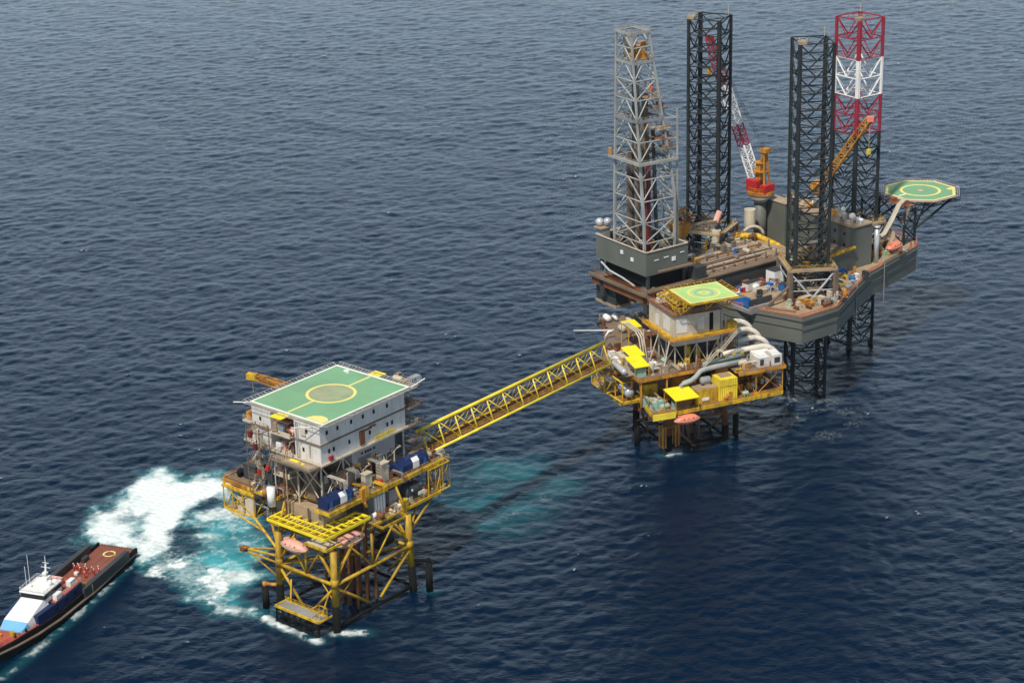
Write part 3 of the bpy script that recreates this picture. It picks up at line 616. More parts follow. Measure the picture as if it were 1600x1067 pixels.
    MB().cbox((-22, -5.9, 42), 1.5, 1.6, 1.9).cyl(-22.6, -4, 42, 44, .6, 10).build('side_winch', 'orange', R); [MB().cbox(c, .9, .6, 1.5).build('red_cabinet', 'maroon', R) for c in ((-15.9, -12.1, 41), (-14.6, -12, 38.2))]
    # stairs at the far right end
    stair_tower(R, -5.5, 20.9, 29, 45.6, 5, 5.0, 3.2, 'grey')
    MB().box(-5, 2, 22.4, 25.2, 45.9, 46.1).cbox((-1.5, 23.5, 46.1), 2.6, 1.8, 1.0).build('helideck_access', 'deck_tan', R); MB().rail([(2, 22), (2, 25.2), (-5, 25.2)], 46.1).build('railing', 'net', R)
    # helideck
    d = helideck(R, -20.9, 2.8, -7.3, 21.4, 47.0, cx=-9.1, cy=7.4)
    MB().disc(-9.1, 7.4, 47.005, 5.1).build('worn_centre', 'helideck_worn', d)
    MB().box(-9.4, -8.8, -6.3, 1.6, 47.0, 47.006).box(-9.4, -8.8, 13.2, 20.4, 47.0, 47.006).build('centre_line', 'line_yellow', d)
    MB().box(-11, -7.4, -10.4, -7.5, 46.75, 46.9).build('access_platform', 'yellow_roof', R); MB().box(-11, -7.4, 21.6, 24.2, 46.75, 46.9).build('access_platform', 'yellow_roof', R)
    m = MB(); m.poly([(-3.6, -6.4, 47.01), (1.9, -6.4, 47.01), (1.9, -4.6, 47.01), (.6, -3.6, 47.01), (-1.2, -3.4, 47.01), (-2.8, -4.4, 47.01)], [(0, 1, 2, 3, 4, 5)]).build('corner_marking', 'line_yellow', d)
    MB().cbox((-15.8, 19.4, 47), 1.2, .8, .35).cbox((-14.9, 19.0, 47), .5, .5, .5).build('foam_monitor', 'white', d)
    MB().tube((2.8, 21.4, 46.8), (4.8, 24.2, 48.6), .12, 5).tube((-20.9, -7.3, 46.8), (-24, -9.2, 46.7), .12, 5).tube((2.8, -7.3, 46.8), (-4, -10.4, 45.8), .1, 5).build('net_outrigger', 'white', d)
    m = MB()
    for x in (-19, -13, -7, -1, 1.8):
        for y in (-6.4, 0, 7, 14, 20.6): m.beam((x, y, 46.1), (x, y, 46.5), .3, .3)
    m.build('helideck_stub', 'grey', R)
    # yellow open grid above the boats
    def grid(name, rects):
        m = MB(); z = 22.9
        for x0, x1, y0, y1, nx, ny in rects:
            for i in range(nx+1): x = x0+(x1-x0)*i/nx; m.beam((x, y0, z), (x, y1, z), .34 if 0 < i < nx else .42, .35 if 0 < i < nx else .6)
            for i in range(ny+1): y = y0+(y1-y0)*i/ny; m.beam((x0, y, z), (x1, y, z), .32 if 0 < i < ny else .42, .32 if 0 < i < ny else .6)
            for i in range(nx):
                x = x0+(x1-x0)*i/nx; e = x0+(x1-x0)*(i+1)/nx
                m.tube((x, y0, z-.1), (e, y1, z-.1), .1, 4)
        m.build(name, 'yellow_grid', R)
    grid('boat_canopy_grid', ((-10.3, 7.9, -13.8, -5.4, 7, 4),)); grid('boat_canopy_grid', ((3.4, 7.9, -5.3, .8, 2, 3),))
    m = MB(); m.rail([(-10.3, -13.8), (7.9, -13.8), (7.9, .8)], 23.0, .55, .55, r=.05)
    for p in ((-10, -13.5), (7.6, -13.5), (7.6, 0), (-2, -13.5)): m.beam((p[0], p[1], 23.2), (p[0]*.8, -9.2 if p[1] < -5 else 0, 19.4), .25, .3)
    m.build('canopy_bracket', 'yellow', R)
    MB().box(1.5, 7.5, -13.6, -9.5, 20.4, 20.55).cbox((5.2, -12.8, 20.5), 4.4, .25, .5).build('boat_access_platform', 'cream', R); MB().beam((1.5, -13.8, 20.3), (8.2, -13.8, 20.3), .3, .6).beam((8.2, -13.8, 20.3), (8.2, -9, 20.3), .3, .6).build('platform_edge', 'yellow', R)
    clutter(R, 15, [(-13.6, -7.4, -7.6, -4.6, 42.0), (-13.6, -7.4, -7.6, -4.6, 37.4), (-13.6, -7.4, -9, -5, 32.4)], 26, ('deck_brown', 'cream', 'coral_pale', 'rust', 'grey', 'deck_tan'))
    clutter(R, 16, [(-19, -11.2, -10, -7.4, 26.9), (-16, -11.2, -9.8, -8.4, 26.9)], 14, ('deck_brown', 'cream', 'rust', 'white', 'orange')); clutter(R, 17, [(1.6, 4.0, 1, 14, 26.9), (-4, 4, 26, 28.5, 26.9)], 16, ('cream', 'deck_brown', 'rust', 'grey', 'red'))
    clutter(R, 18, [(-14, 2, -8.8, -7, 19.85), (3.6, 6, 3, 25, 19.85), (-14, -4, 10, 25, 19.85)], 24, ('deck_brown', 'cream', 'yellow', 'rust', 'grey', 'white')); clutter(R, 19, [(-4.5, 1, 21.5, 25, 37), (-4.5, 1, 21.5, 24, 41.5), (-4, 1, 22.5, 24.6, 46.1)], 12, ('deck_tan', 'deck_brown', 'cream', 'grey'))
    for i, x in enumerate((-14, -12.6, -11.2, -8.2, -7.2)): MB().path([(x, -9.2-.2*i, 26.9 if x < -11 else 19.9), (x, -9.2-.2*i, 33+i), (x+.3, -8.4, 36+i*1.2), (x+.3, -4.2, 36+i*1.2)], .16, 6).build('pipe_run', ('cream', 'deck_brown', 'pipe_silver', 'rust', 'deck_tan')[i], R)
    for z in (30.2, 33.4, 37.0, 41.6): MB().box(1.6 if z < 36 else .8, 2.6, 20.8, 25.6, z-.3, z).box(-5.6, 2.6, 25.2, 25.8, z-.3, z).rail([(2.5, 20.9), (2.5, 25.7), (-5.5, 25.7)], z, 1.1, 1.2).build('end_gallery', 'deck_brown', R)
    clutter(R, 11, [(-26, -20, -8, -1, 26.9), (-19, -12, -9, -7.5, 26.9)], 14, ('black', 'dark_grey', 'maroon', 'rust', 'cream', 'orange'))
    clutter(R, 12, [(1.6, 4.3, 3.5, 13.5, 26.9), (1.6, 4.3, 26, 28.5, 26.9)], 11); clutter(R, 13, [(3.6, 6, 4, 16, 19.85), (4, 6, 21, 25, 19.85)], 16, ('cream', 'grey', 'yellow', 'white', 'rust')); clutter(R, 14, [(-26, -19, -10, -6, 20.15)], 9)
    MB().cbox((-22.5, -5.5, 26.9), 4.2, 3.4, 3.6).cbox((-22.5, -5.5, 30.5), 4.4, 3.6, .15).build('generator_house', 'dark_grey', R, bevel=.05); MB().cbox((-13.2, -9, 30), 2.4, 1.8, 2.4).build('battery_box', 'dark_grey', R)
    MB().cyl(-11.3, -11.2, 25, 29.6, .95, 14).build('white_silo', 'white', R, smooth=True); MB().cyl(-13, -11.5, 26.9, 28.9, .55, 12).build('foam_tank', 'orange', R, smooth=True)
    MB().cbox((5.3, 1.6, 26.0), .9, 1.6, 3.2).tube((5.6, 1.5, 25.8), (5.6, 2.2, 24.6), .4, 8).build('hose_reel', 'orange', R)
    MB().cbox((-15.2, -10.8, 31.4), .8, .6, 1.4).cbox((-12.7, -10.4, 33.2), .8, .6, 1.0).build('fire_cabinet', 'red', R)
    MB().box(2.4, 3.8, 4.1, 6.3, 27, 31).cbox((3.1, 5.2, 31), 1.7, 2.5, .2).box(1.6, 3.4, 9.8, 12.2, 27, 31.5).cbox((2.6, 11, 31.5), 2.2, 2.7, .2).build('control_cubicle', 'cream', R)
near_platform()
for x, y0, y1, lab in ((3.0, -9.0, -.6, 'navy blue enclosure with white panel, the nearer one, left of the orange reel'), (3.0, 14.0, 24.6, 'navy blue enclosure with white panel, the farther one, below the bridge foot')):
    t = thing('equipment_enclosure', lab, 'container', 1, x, y0, 26.95, 0, 'blue enclosures on the near platform'); L = y1-y0
    sec = [(-1.6, .25), (1.6, .25), (1.6, 2.2), (.9, 3.1), (-.9, 3.1), (-1.6, 2.6)]
    MB().loft([[(a, 0, b) for a, b in sec], [(a, L, b) for a, b in sec]]).build('housing', 'navy', t, bevel=.05)
    MB().box(-1.55, 1.55, .1, L-.1, 0, .24).build('skid_base', 'grey', t); pw = L*.48
    MB().poly([(1.63, pw, .5), (1.63, pw+2.2, .5), (1.63, pw+2.2, 2.22), (1.63, pw, 2.22), (.93, pw+2.2, 3.13), (.93, pw, 3.13)], [(0, 1, 2, 3), (3, 2, 4, 5)]).build('white_panel', 'white', t)
    [MB().box(1.6, 1.66, a, a+1, .4, 2.1).build('door', 'blue', t) for a in (.6, L-1.8)]
    MB().cyl(0, -.0+1.2, 3.1, 3.9, .25, 8).cyl(0, L-1.3, 3.1, 3.8, .3, 8).build('exhaust', 'dark_grey', t)
lifeboat('pale orange lifeboat slung along the near platform front, left one under the yellow grid', 1, -2.6, -13.2, 18.1, 0.0, 8.0, 'coral_pale', 'lifeboats under the yellow grid')
lifeboat('pale orange lifeboat slung under the right wing of the yellow grid, near platform', 1, 5.9, -4.0, 18.6, pi/2, 8.6, 'coral_pale', 'lifeboats under the yellow grid')
def near_crane():
    t = thing('pedestal_crane', 'orange pedestal crane with short lattice boom behind the near helideck', 'crane', 1, -23.5, 12, 26.9)
    MB().cyl(0, 0, 0, 14, .9, 14).build('pedestal', 'grey', t, smooth=True)
    MB().cbox((0, 0, 14), 3, 2.6, 2.6, .3).cyl(0, 0, 13.6, 14, 1.7, 14).build('cab', 'orange', t)
    m = MB(); lattice_boom(m, (-1, 0, 15.5), (-12.5, -3.5, 17.6), 1.5, 1.4, 9, .16); m.build('boom', 'orange', t)
    MB().cbox((-13, -3.7, 16.8), 2.6, 1.4, 1.5, .3).tube((-13, -3.7, 17), (-13, -3.7, 13.5), .05, 4).build('boom_head', 'yellow', t)
near_crane()

# ---------------------------------------------------------------- link bridge
def bridge():
    a = wp(1, .3, 26.2, 28.2); b = wp(2, -14.5, 9.0, 24.8); L = (b-a).length; d = (b-a)
    t = bpy.data.objects.new('link_bridge', None); col.objects.link(t); t.location = a; t.rotation_euler = (0, -math.asin(d.z/L), atan2(d.y, d.x))
    tag(t, 'long yellow triangular truss footbridge spanning between the two yellow platforms', 'bridge')
    w, h, n = 2.3, 5.6, 12; x0 = -1.5
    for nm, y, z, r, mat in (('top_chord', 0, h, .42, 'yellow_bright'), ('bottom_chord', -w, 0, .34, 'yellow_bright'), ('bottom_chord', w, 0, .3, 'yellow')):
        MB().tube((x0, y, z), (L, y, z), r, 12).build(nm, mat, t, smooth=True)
    for i in range(n+1):
        x = x0+2+(L-x0-3)*i/n; e = x0+2+(L-x0-3)*(i+1)/n
        MB().tube((x, -w, 0), (x, 0, h), .2, 8).build('post', 'yellow_bright', t, smooth=True)
        if i < n:
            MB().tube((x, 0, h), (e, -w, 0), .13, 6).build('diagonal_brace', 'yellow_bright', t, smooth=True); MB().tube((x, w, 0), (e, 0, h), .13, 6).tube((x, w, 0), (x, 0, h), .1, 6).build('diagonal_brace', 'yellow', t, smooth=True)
        MB().beam((x, -w, -.05), (x, w, -.05), .2, .3).build('floor_beam', 'yellow', t)
    MB().box(x0, L, -1.5, 1.5, .18, .26).build('walkway', 'bridge_floor', t)
    m = MB()
    for y in (-.9, -.3, .4, 1.1): m.tube((x0, y, .5), (L, y, .5), .16, 8)
    m.build('pipe_bundle', 'rust', t); MB().rail([(x0, -1.6), (L, -1.6)], .26, 1.1, 2.2).rail([(x0, 1.6), (L, 1.6)], .26, 1.1, 2.2).build('railing', 'yellow', t)
    for i in range(1, n, 2):
        x = x0+2+(L-x0-3)*i/n; MB().tube((x, -.6, 4.3), (x, -.1, 4.6), .05, 4).cbox((x, -.7, 4.0), .45, .3, .3).build('lamp', 'white', t)
bridge()
# ---------------------------------------------------------------- middle wellhead platform
P2 = thing('wellhead_platform', 'middle yellow platform with white pipe bends and yellow canopies, beside the jack-up rig', 'oil platform', 2, 0, 0)
def middle_platform():
    R = P2
    LB = [(0, 0), (17, 0), (17, 20), (0, 20)]
    for x, y in LB:
        sx, sy = (1 if x < 5 else -1), (1 if y < 5 else -1)
        lg = MB().tube((x, y, 4.5), (x+sx*.4, y+sy*.4, 13.8), .85, 14).build('jacket_leg', 'rust', R, smooth=True)
        MB().tube((x, y, -5), (x, y, 4.5), .95, 14).build('splash_sleeve', 'marine_growth', lg, smooth=True)
        MB().tube((x, y, 8.5), (x+sx*5, y, 13.8), .32, 8).build('deck_strut', 'rust', R, smooth=True); MB().tube((x, y, 8.5), (x, y+sy*5, 13.8), .32, 8).build('deck_strut', 'rust', R, smooth=True)
    for i in range(4):
        (a, b), (c, d) = LB[i], LB[(i+1) % 4]
        MB().tube((a, b, 8), (c, d, 8), .42, 8).build('horizontal_brace', 'rust', R, smooth=True); MB().tube((a, b, 1), (c, d, 1), .35, 8).build('horizontal_brace', 'marine_growth', R, smooth=True)
        MB().tube((a, b, 8), ((a+c)/2, (b+d)/2, -1), .35, 8).build('diagonal_brace', 'rust', R, smooth=True)
    m = MB()
    for x in (-2.3, -1.5, 1.5, 2.4):
        for y in (-1.2, .8): m.cyl(x, y, 1.5, 7.5, .26, 8)
    m.tube((-2.6, -1.4, 7.4), (2.6, -1.4, 7.4), .15, 6); m.build('riser_guard', 'orange', R)
    m = MB()
    for x in (5, 8, 11): 
        for y in (4, 8, 12): m.cyl(x, y, -4, 14, .33, 8)
    m.build('conductor_pipes', 'rust', R)
    for x, y, ex, ey in ((21, 1.5, 17, 0), (-5.5, 8, 0, 9)):
        f = MB().cyl(x, y, -1.5, 6.5, .8, 10).build('riser_fender', 'black', R, smooth=True); MB().tube((ex, ey, 7), (x, y, 6.6), .35, 8).build('fender_arm', 'rust', f, smooth=True)
    # decks
    low = [(-11.3, 23), (-11.9, 4.8), (-6.4, 4.8), (-8.2, -7.2), (-1.8, -7.6), (30.6, -6.8), (33, 6), (31, 24)]
    MB().prism(low, 14.0, 14.3).build('lower_deck', 'deck_rust', R)
    m = MB()
    for i in range(len(low)):
        p, q = low[i], low[(i+1) % len(low)]; m.beam((p[0], p[1], 13.95), (q[0], q[1], 13.95), .35, 1.0)
    m.build('deck_edge_beam', 'yellow', R)
    MB().rail(low[1:7], 14.3).build('railing', 'yellow', R)
    m = MB()
    for y in (-6, 0, 6, 12, 18): m.beam((-9, y, 13.4), (30, y, 13.4), .35, .8)
    m.build('deck_girders', 'rust', R)
    up = [(-9.2, -1.2), (8, -1.0), (13.5, 2.2), (24, 3), (26, 44), (1.2, 46.5), (-3, 33), (-13.5, 14), (-15.2, 8), (-9.5, 7.5)]
    MB().prism(up, 22.2, 22.5).build('upper_deck', 'deck_brown', R)
    m = MB()
    for i in range(len(up)):
        p, q = up[i], up[(i+1) % len(up)]; m.beam((p[0], p[1], 22.0), (q[0], q[1], 22.0), .35, .9)
    m.build('deck_edge_beam', 'orange', R)
    MB().rail([up[7], up[6], up[5], up[4]], 22.5).rail([up[0], up[1]], 22.5).build('railing', 'deck_tan', R)
    for x, y in [(a, b) for a in (-8.5, -1, 7.5, 16, 24) for b in (-.8 if 1 else 0, 5, 12, 19)]:
        if x > 12 and y < 3: y = 4
        MB().beam((x, y, 14.3), (x, y, 21.8), .4, .4).build('deck_column', 'orange', R)
    for x, y in ((3, 30), (3, 42), (22, 30), (22, 42)): MB().tube((x, y, 22), (x*.7+5, 21, 14), .4, 6).build('deck_strut', 'rust', R)
    MB().box(-5.5, 12, 5, 18, 14.3, 21.5).build('equipment_room', 'deck_brown', R)
    for q in ((-5.6, -1.6, 3.4, 5, 14.3, 18.5), (3, 7, 1.6, 5, 14.3, 20), (8, 13, 1.0, 4.9, 14.3, 17.5), (14, 18, .5, 6, 14.3, 20.5), (19, 22, 1, 8, 14.3, 19.5), (26, 29.5, 2, 7, 14.3, 18), (-9, -6.5, 9.5, 14, 22.5, 25), (18.5, 22, 5, 9, 22.5, 26)): MB().box(*q).build('process_module', random.Random(q[0]).choice(('rust', 'orange', 'deck_brown', 'cream', 'yellow')), R, bevel=.05)
    for x in (-4, 0, 4, 8, 12, 16, 20, 24, 28): MB().tube((x, -6.6, 13.2), (x+1.2, 0, 9.6), .16, 6).tube((x, 3, 13.2), (x+1.5, .4, 8.4), .2, 6).build('under_deck_strut', 'orange' if x % 8 else 'rust', R)
    for k, (x0_, x1_) in enumerate(((-5, 16), (-2, 22), (4, 28), (12, 30))): MB().path([(x0_, -5.9+.5*k, 12.9), (x0_+1, -5.9+.5*k, 12.6), (x1_, -5.9+.5*k, 12.6), (x1_, -4+.5*k, 12.6)], .22, 6).build('pipe_run', ('rust', 'orange', 'cream', 'deck_brown')[k], R)
    # cage on the left with a tank
    m = MB(); m.frame_box(-11.6, -6.6, 4.0, 8.5, 14.4, 20, .22, False).frame_box(-14.6, -11.0, 8.8, 17, 16, 21.5, .2, True)
    m.beam((-11.6, 3.9, 14.2), (-6.6, 3.9, 14.2), .4, .7).tube((-11.6, 4, 20), (-13.6, 8.8, 21.5), .25, 6).tube((-11.6, 4, 14.4), (-14, 9, 16), .25, 6); m.build('caisson_cage', 'yellow', R)
    MB().vessel((-9.3, 4.6, 16.6), (-9.3, 9.5, 16.6), 1.3, 14).build('process_vessel', 'pipe_silver', R, smooth=True); MB().box(-9.9, -8.7, 4.7, 8.5, 17.75, 18.0).build('vessel_platform', 'white', R)
    MB().vessel((-12.2, 9.5, 19.5), (-12.2, 12, 19.5), 1.3, 14).build('process_vessel', 'white', R, smooth=True); MB().vessel((-11.8, 2.2, 23.8), (-11.8, 8.6, 24.2), .85, 14).build('process_vessel', 'pipe_silver', R, smooth=True)
    MB().box(-14.6, -11, 8.8, 17, 15.8, 16).box(-11.6, -8, 2, 9, 22.55, 22.7).build('cage_floor', 'deck_tan', R)
    # lower front bay: green pumps and rails
    for x, y, h in ((-6.2, -3.6, 1.9), (-4.3, -4.6, 2.4), (-.6, -5.2, 1.7), (-7, 0, 2)): MB().cbox((x, y, 14.5), 1.7, 1.3, h).cbox((x, y, 14.3), 1.9, 1.6, .2).cbox((x, y, 14.5+h), 1.8, 1.4, .1).build('pump_cabinet', 'green_equipment', R)
    m = MB()
    for x in (-7.5, -4, -1): m.beam((x, -5.5, 17.2), (x, 4, 17.2), .22, .3); m.tube((x, -5.5, 14.3), (x, -5.5, 17.2), .13, 5)
    m.build('hoist_rail', 'deck_tan', R)
    MB().rail([(-8, -7), (-2, -7.4)], 14.3).build('railing', 'net', R); MB().beam((-8.3, -7.5, 13.7), (-1.9, -7.9, 13.7), .25, 1.7).build('edge_panel', 'yellow_bright', R)
    # yellow canopies
    def canopy(x0, x1, y0, y1, z, dz, mat='yellow_roof', zf=14.3):
        m = MB(); m.loft([[(x0, y0, z-dz), (x1, y0, z-dz), (x1, y0, z-dz+.2), (x0, y0, z-dz+.2)], [(x0, y1, z), (x1, y1, z), (x1, y1, z+.2), (x0, y1, z+.2)]]); c = m.build('canopy_roof', mat, R)
        for x in (x0+.2, x1-.2):
            for y, h in ((y0+.2, z-dz), (y1-.2, z)): MB().tube((x, y, zf), (x, y, h), .12, 5).build('canopy_post', 'yellow', c)
    canopy(-2.4, 4.6, -8.8, -1.6, 18.6, .8); canopy(-10.2, -5.8, -.6, 5.6, 26.4, .9, zf=22.5); canopy(-8.2, -3.9, 6.1, 12.2, 26.6, .7, zf=22.5); canopy(-1.8, 2.3, 21, 26, 28.4, .4, zf=22.5)
    MB().cbox((-7.8, 1.2, 22.5), 2.6, 2, 2.2).cbox((-6, 8, 22.5), 2, 2.4, 2).build('switch_cabinet', 'green_equipment', R); MB().cbox((1, -5, 14.3), 4, 3.4, 2.6).build('lifeboat_station', 'deck_rust', R)
    # yellow enclosures on the right front
    MB().box(12.0, 17.2, -6.2, -1.0, 14.3, 20.4).build('yellow_enclosure', 'yellow_bright', R, bevel=.06); m = MB(); [m.box(12.1+.63*i, 12.18+.63*i, -6.26, -6.18, 14.5, 20.2) for i in range(9)]; m.box(12.0, 17.25, -6.28, -6.2, 18.3, 18.45); m.build('enclosure_ribs', 'yellow', R); MB().box(14.6, 15.7, -6.3, -6.22, 14.4, 16.6).build('enclosure_door', 'orange', R); MB().cbox((14.6, -3.6, 20.4), 3, 2.4, .4).build('roof_vent', 'deck_tan', R); MB().box(5.2, 12, -5.4, -.6, 14.3, 18.2).build('yellow_enclosure', 'yellow', R, bevel=.06)
    MB().box(5.3, 11.8, -5.2, -1, 18.2, 18.5).cbox((9.5, -3.5, 18.5), 1.4, 1.2, .4).build('enclosure_roof', 'deck_tan', R); MB().cbox((8.0, -5.7, 15.2), 2.0, .25, .7).build('sign_board', 'white', R)
    MB().vessel((8.2, -3, 19.8), (10.4, -3, 19.8), 1.0, 14).build('process_vessel', 'grey', R, smooth=True)
    # right module: white cabin above a braced bay
    MB().prism([(17.6, -6.6), (31.2, -6.6), (33.4, 4), (17.6, 4)], 21.0, 21.3).build('module_deck', 'deck_brown', R); m = MB(); m.frame_box(22.8, 30.8, -6.3, 4, 14.4, 21, .17, True); m.build('module_frame', 'orange', R); MB().beam((17.4, -6.8, 21.1), (31.4, -6.8, 21.1), .3, .7).beam((31.4, -6.8, 21.1), (33.6, 4, 21.1), .3, .7).build('module_edge', 'orange', R); clutter(R, 27, [(18, 23, -5.6, 3, 21.3), (24, 32, -.4, 3.4, 21.3)], 16, ('cream', 'white', 'yellow', 'pipe_silver', 'rust', 'orange')); clutter(R, 28, [(-9, -6.5, -1, 7, 22.5), (-12, -9.6, 9, 13, 22.5)], 8, ('white', 'yellow', 'cream')); clutter(R, 29, [(2, 22, -5.5, -.8, 14.3), (2, 10, -.8, 1.6, 22.5)], 18, ('cream', 'rust', 'orange', 'grey', 'yellow'))
    MB().rail([(22.5, -6.5), (31, -6.5), (33.2, 3.8)], 21.3, 1.1, 1.4).build('railing', 'orange', R)
    MB().box(24, 27.4, -5.2, -1, 21.4, 24.2).box(28.2, 31, -5.4, -1.2, 21.4, 24.4).build('white_cabin', 'white_wall', R, bevel=.05); MB().cbox((25.6, -3.2, 24.2), 2.6, 2.8, .5).cbox((29.4, -3.2, 24.4), 2.4, 2.6, .35).cbox((27.8, .8, 21.4), 5, 2.4, 2.2).build('air_conditioner', 'white', R)
    MB().box(28.7, 30.4, -5.46, -5.38, 22.2, 23.7).box(24.5, 25.6, -5.26, -5.18, 22.0, 23.7).build('dark_panel', 'dark_grey', R)
    # the big silver header with its offset
    MB().path([(2.6, -2.4, 17.5), (2.6, -2.4, 19.2), (3.2, -2.4, 19.8), (5.4, -2.4, 20.1), (6.6, -2.4, 20.8), (8.2, -2.2, 22.2), (9.4, -2.2, 22.5), (12, -2.0, 22.6), (22.6, -1.6, 22.7)], .68, 14).build('main_header', 'header_grey', R, smooth=True)
    MB().path([(9.8, -.4, 23.2), (12, 0, 23.3), (22.6, .6, 23.4)], .7, 12).build('main_header', 'teal_pipe', R, smooth=True)
    m = MB()
    for i in range(6): m.cbox((10+2.4*i, -.2+.1*i, 24.0), .7, .7, .5)
    m.build('valve_row', 'yellow', R)
    # four large white bends reaching over the right side
    for k, (y, z) in enumerate(((2.6, 23.2), (5.8, 24.7), (9.0, 26.2), (12.2, 27.6))):
        z += .6; x0 = 17.5; x1 = 32.6-.9*k; p = [(x0, y, z), (x1-3.4, y, z+.4)]
        for t in range(1, 8): a = t/7*pi/2; p.append((x1-3.4+4.2*sin(a), y-1.5*sin(a), z+.4-4.2*(1-cos(a))))
        MB().path(p+[(x1+.8, y-1.5, 19.5)], .78, 14).build('flow_line_bend', 'cream_pipe', R, smooth=True)
        MB().cbox((x1+.8, y-1.5, z-4.2), 2, 1.6, .4).cbox((x0+3, y, 22.5), .4, 1.6, z-23.2).build('pipe_support', 'orange', R)
    m = MB()
    for i in range(7): m.tube((18+.8*i, 2.6+.3*i, 22.5), (18+.8*i, 2.6+.3*i, 30-.3*i), .16, 6)
    m.build('riser_bundle', 'deck_brown', R)
    # quarters block on a truss
    W = MB().box(2.6, 16.4, 2.4, 17.2, 28.4, 37).build('quarters_block', 'cream', R, bevel=.05)
    MB().box(2.2, 16.8, 2.0, 17.6, 36.9, 37.15).build('roof_deck', 'deck_rust', R); MB().rail([(2.3, 17.5), (2.3, 2.1), (16.7, 2.1)], 37.15, 1.0).build('railing', 'deck_tan', R)
    MB().prism([(1, 18), (1, 1.6), (2.4, .4), (20.5, .6), (20.5, 3.4), (16.5, 3.4), (16.5, 18)], 30.9, 31.1).build('walkway', 'yellow', R)
    MB().beam((.9, 18, 30.9), (.9, 1.5, 30.9), .25, .6).beam((.9, 1.5, 30.9), (2.3, .3, 30.9), .25, .6).beam((2.3, .3, 30.9), (20.6, .5, 30.9), .25, .6).beam((20.6, .5, 30.9), (20.6, 3.4, 30.9), .25, .6).build('walkway_edge', 'orange', R)
    MB().rail([(1, 18), (1, 1.6), (2.4, .4), (20.4, .6), (20.4, 3.3)], 31.1).build('railing', 'yellow', R); MB().box(18.6, 21.4, 2.2, 5, 31.1, 32.6).build('stair_head', 'yellow', R)
    [MB().box(*b).build('wall_panel', 'white_wall', R) for b in ((3.4, 6.6, 2.3, 2.38, 32.0, 35.9), (9.8, 11.6, 2.3, 2.38, 32.2, 35.6), (2.5, 2.58, 4.5, 8.4, 31.9, 35.8), (2.5, 2.58, 11, 13, 31.6, 34.6))]
    MB().box(13.2, 14.3, 2.3, 2.42, 31.2, 36.4).build('door_recess', 'black', R)
    m = MB()
    for x in (3.2, 6.4, 9.6, 12.8, 16): m.beam((x, 2.8, 22.5), (x, 2.8, 28.4), .28, .28)
    for a, b in ((3.2, 6.4), (9.6, 6.4), (9.6, 12.8), (16, 12.8)): m.tube((a, 2.8, 28.2), (b, 2.8, 22.6), .15, 5)
    for y in (7.5, 12, 16.8): MB().beam((3, y, 22.5), (3, y, 28.4), .28, .28).build('quarters_post', 'cream', R)
    m.tube((3, 2.8, 28), (3, 7.5, 22.6), .15, 5).tube((3, 12, 28), (3, 7.5, 22.6), .15, 5).tube((1, 1.6, 30.8), (-2, -.5, 22.6), .16, 5).tube((1, 8, 30.8), (-2, 8, 22.6), .16, 5)
    m.build('quarters_truss', 'cream', R); MB().box(4, 15, 8, 16, 22.6, 27.5).build('process_module', 'dark_grey', R); MB().cyl(8, 5, 22.6, 27, .9, 10).cyl(11, 5, 22.6, 26, .9, 10).build('filter_vessel', 'yellow', R, smooth=True)
    MB().stairs((9.5, -.8, 22.6), (14.2, -.8, 26.4), 1.1).stairs((15.2, -.6, 26.4), (20.2, -.4, 31.1), 1.1).box(13.9, 15.5, -1.4, .2, 26.3, 26.45).build('outside_stair', 'cream', R)
    for x, h in ((17.4, 36), (18.6, 34), (-.6, 30)): MB().cyl(x, 3.4 if x > 0 else 14, 22.5, h, .28, 8).build('vent_pipe', 'pipe_silver', R)
    # helideck on yellow legs
    d = helideck(R, 5.2, 19.6, -2.2, 10.6, 41.6, top='helideck_lime', circle=4.4, net=1.6, ring_w=.55, edge='line_yellow', side='yellow')
    MB().ring(12.4, 4.2, 41.612, 2.0, 2.7).build('inner_circle', 'green_equipment', d)
    MB().ring(12.4, 4.2, 41.614, .9, 1.3).build('inner_circle', 'line_yellow', d)
    m = MB()
    for x in (5.6, 12.4, 18.6):
        for y in (2.6, 10): m.beam((x, y, 37.2), (x, y, 41), .35, .35)
    for x in (5.6, 12.4, 18.6): m.tube((x, 2.6, 37.4), (x, -1.8, 41), .2, 6).tube((x, 2.6, 40.9), (x, 10, 37.4), .16, 6)
    m.tube((5.6, 2.6, 37.4), (12.4, 2.6, 40.8), .18, 6).tube((18.6, 2.6, 37.4), (12.4, 2.6, 40.8), .18, 6); m.build('helideck_frame', 'yellow', R)
    m = MB()
    for k in range(6): m.beam((4.5-.1*k, 10.6-2*k, 41.0), (1.8+.3*k, 11-2*k, 40.4), .5, .35)
    m.stairs((3.8, 1.8, 37.2), (4.2, 9.8, 41.2), 1.3).frame_box(2.4, 5.2, 0, 10.5, 39.9, 41.2, .12, False); m.build('helideck_access', 'yellow', R)
    # flare boom and back-deck tanks
    MB().tube((-1.5, 33, 23.6), (-10.4, 38.4, 23.2), .3, 8, .18).build('vent_boom', 'pipe_silver', R)
    for x, y in ((1.8, 42.5), (4.4, 42.2), (6.8, 38), (2, 33), (9.5, 41), (13, 36)): MB().vessel((x, y-1, 23.7), (x, y+1, 23.7), .9, 10).build('storage_vessel', 'white' if y > 42 else 'cream', R, smooth=True)
    MB().cyl(12, 28, 22.5, 25, 1.3, 14).build('storage_tank', 'deck_tan', R); m = MB(); m.path([(-3, 30, 20), (-4.4, 30, 21), (-4.6, 30, 23), (-3.6, 30, 24.6), (-2, 30, 24.8)], .3, 8); m.build('hose_loop', 'white', R, smooth=True)
    MB().box(2, 8, 19, 24, 22.5, 25.2).build('back_module', 'rust', R)
    m = MB()
    for i in range(3): m.path([(-2+i*.7, 12, 22.8), (-2+i*.7, 14, 28), (-2+i*.7, 16, 29), (-2+i*.7, 24, 29)], .18, 6)
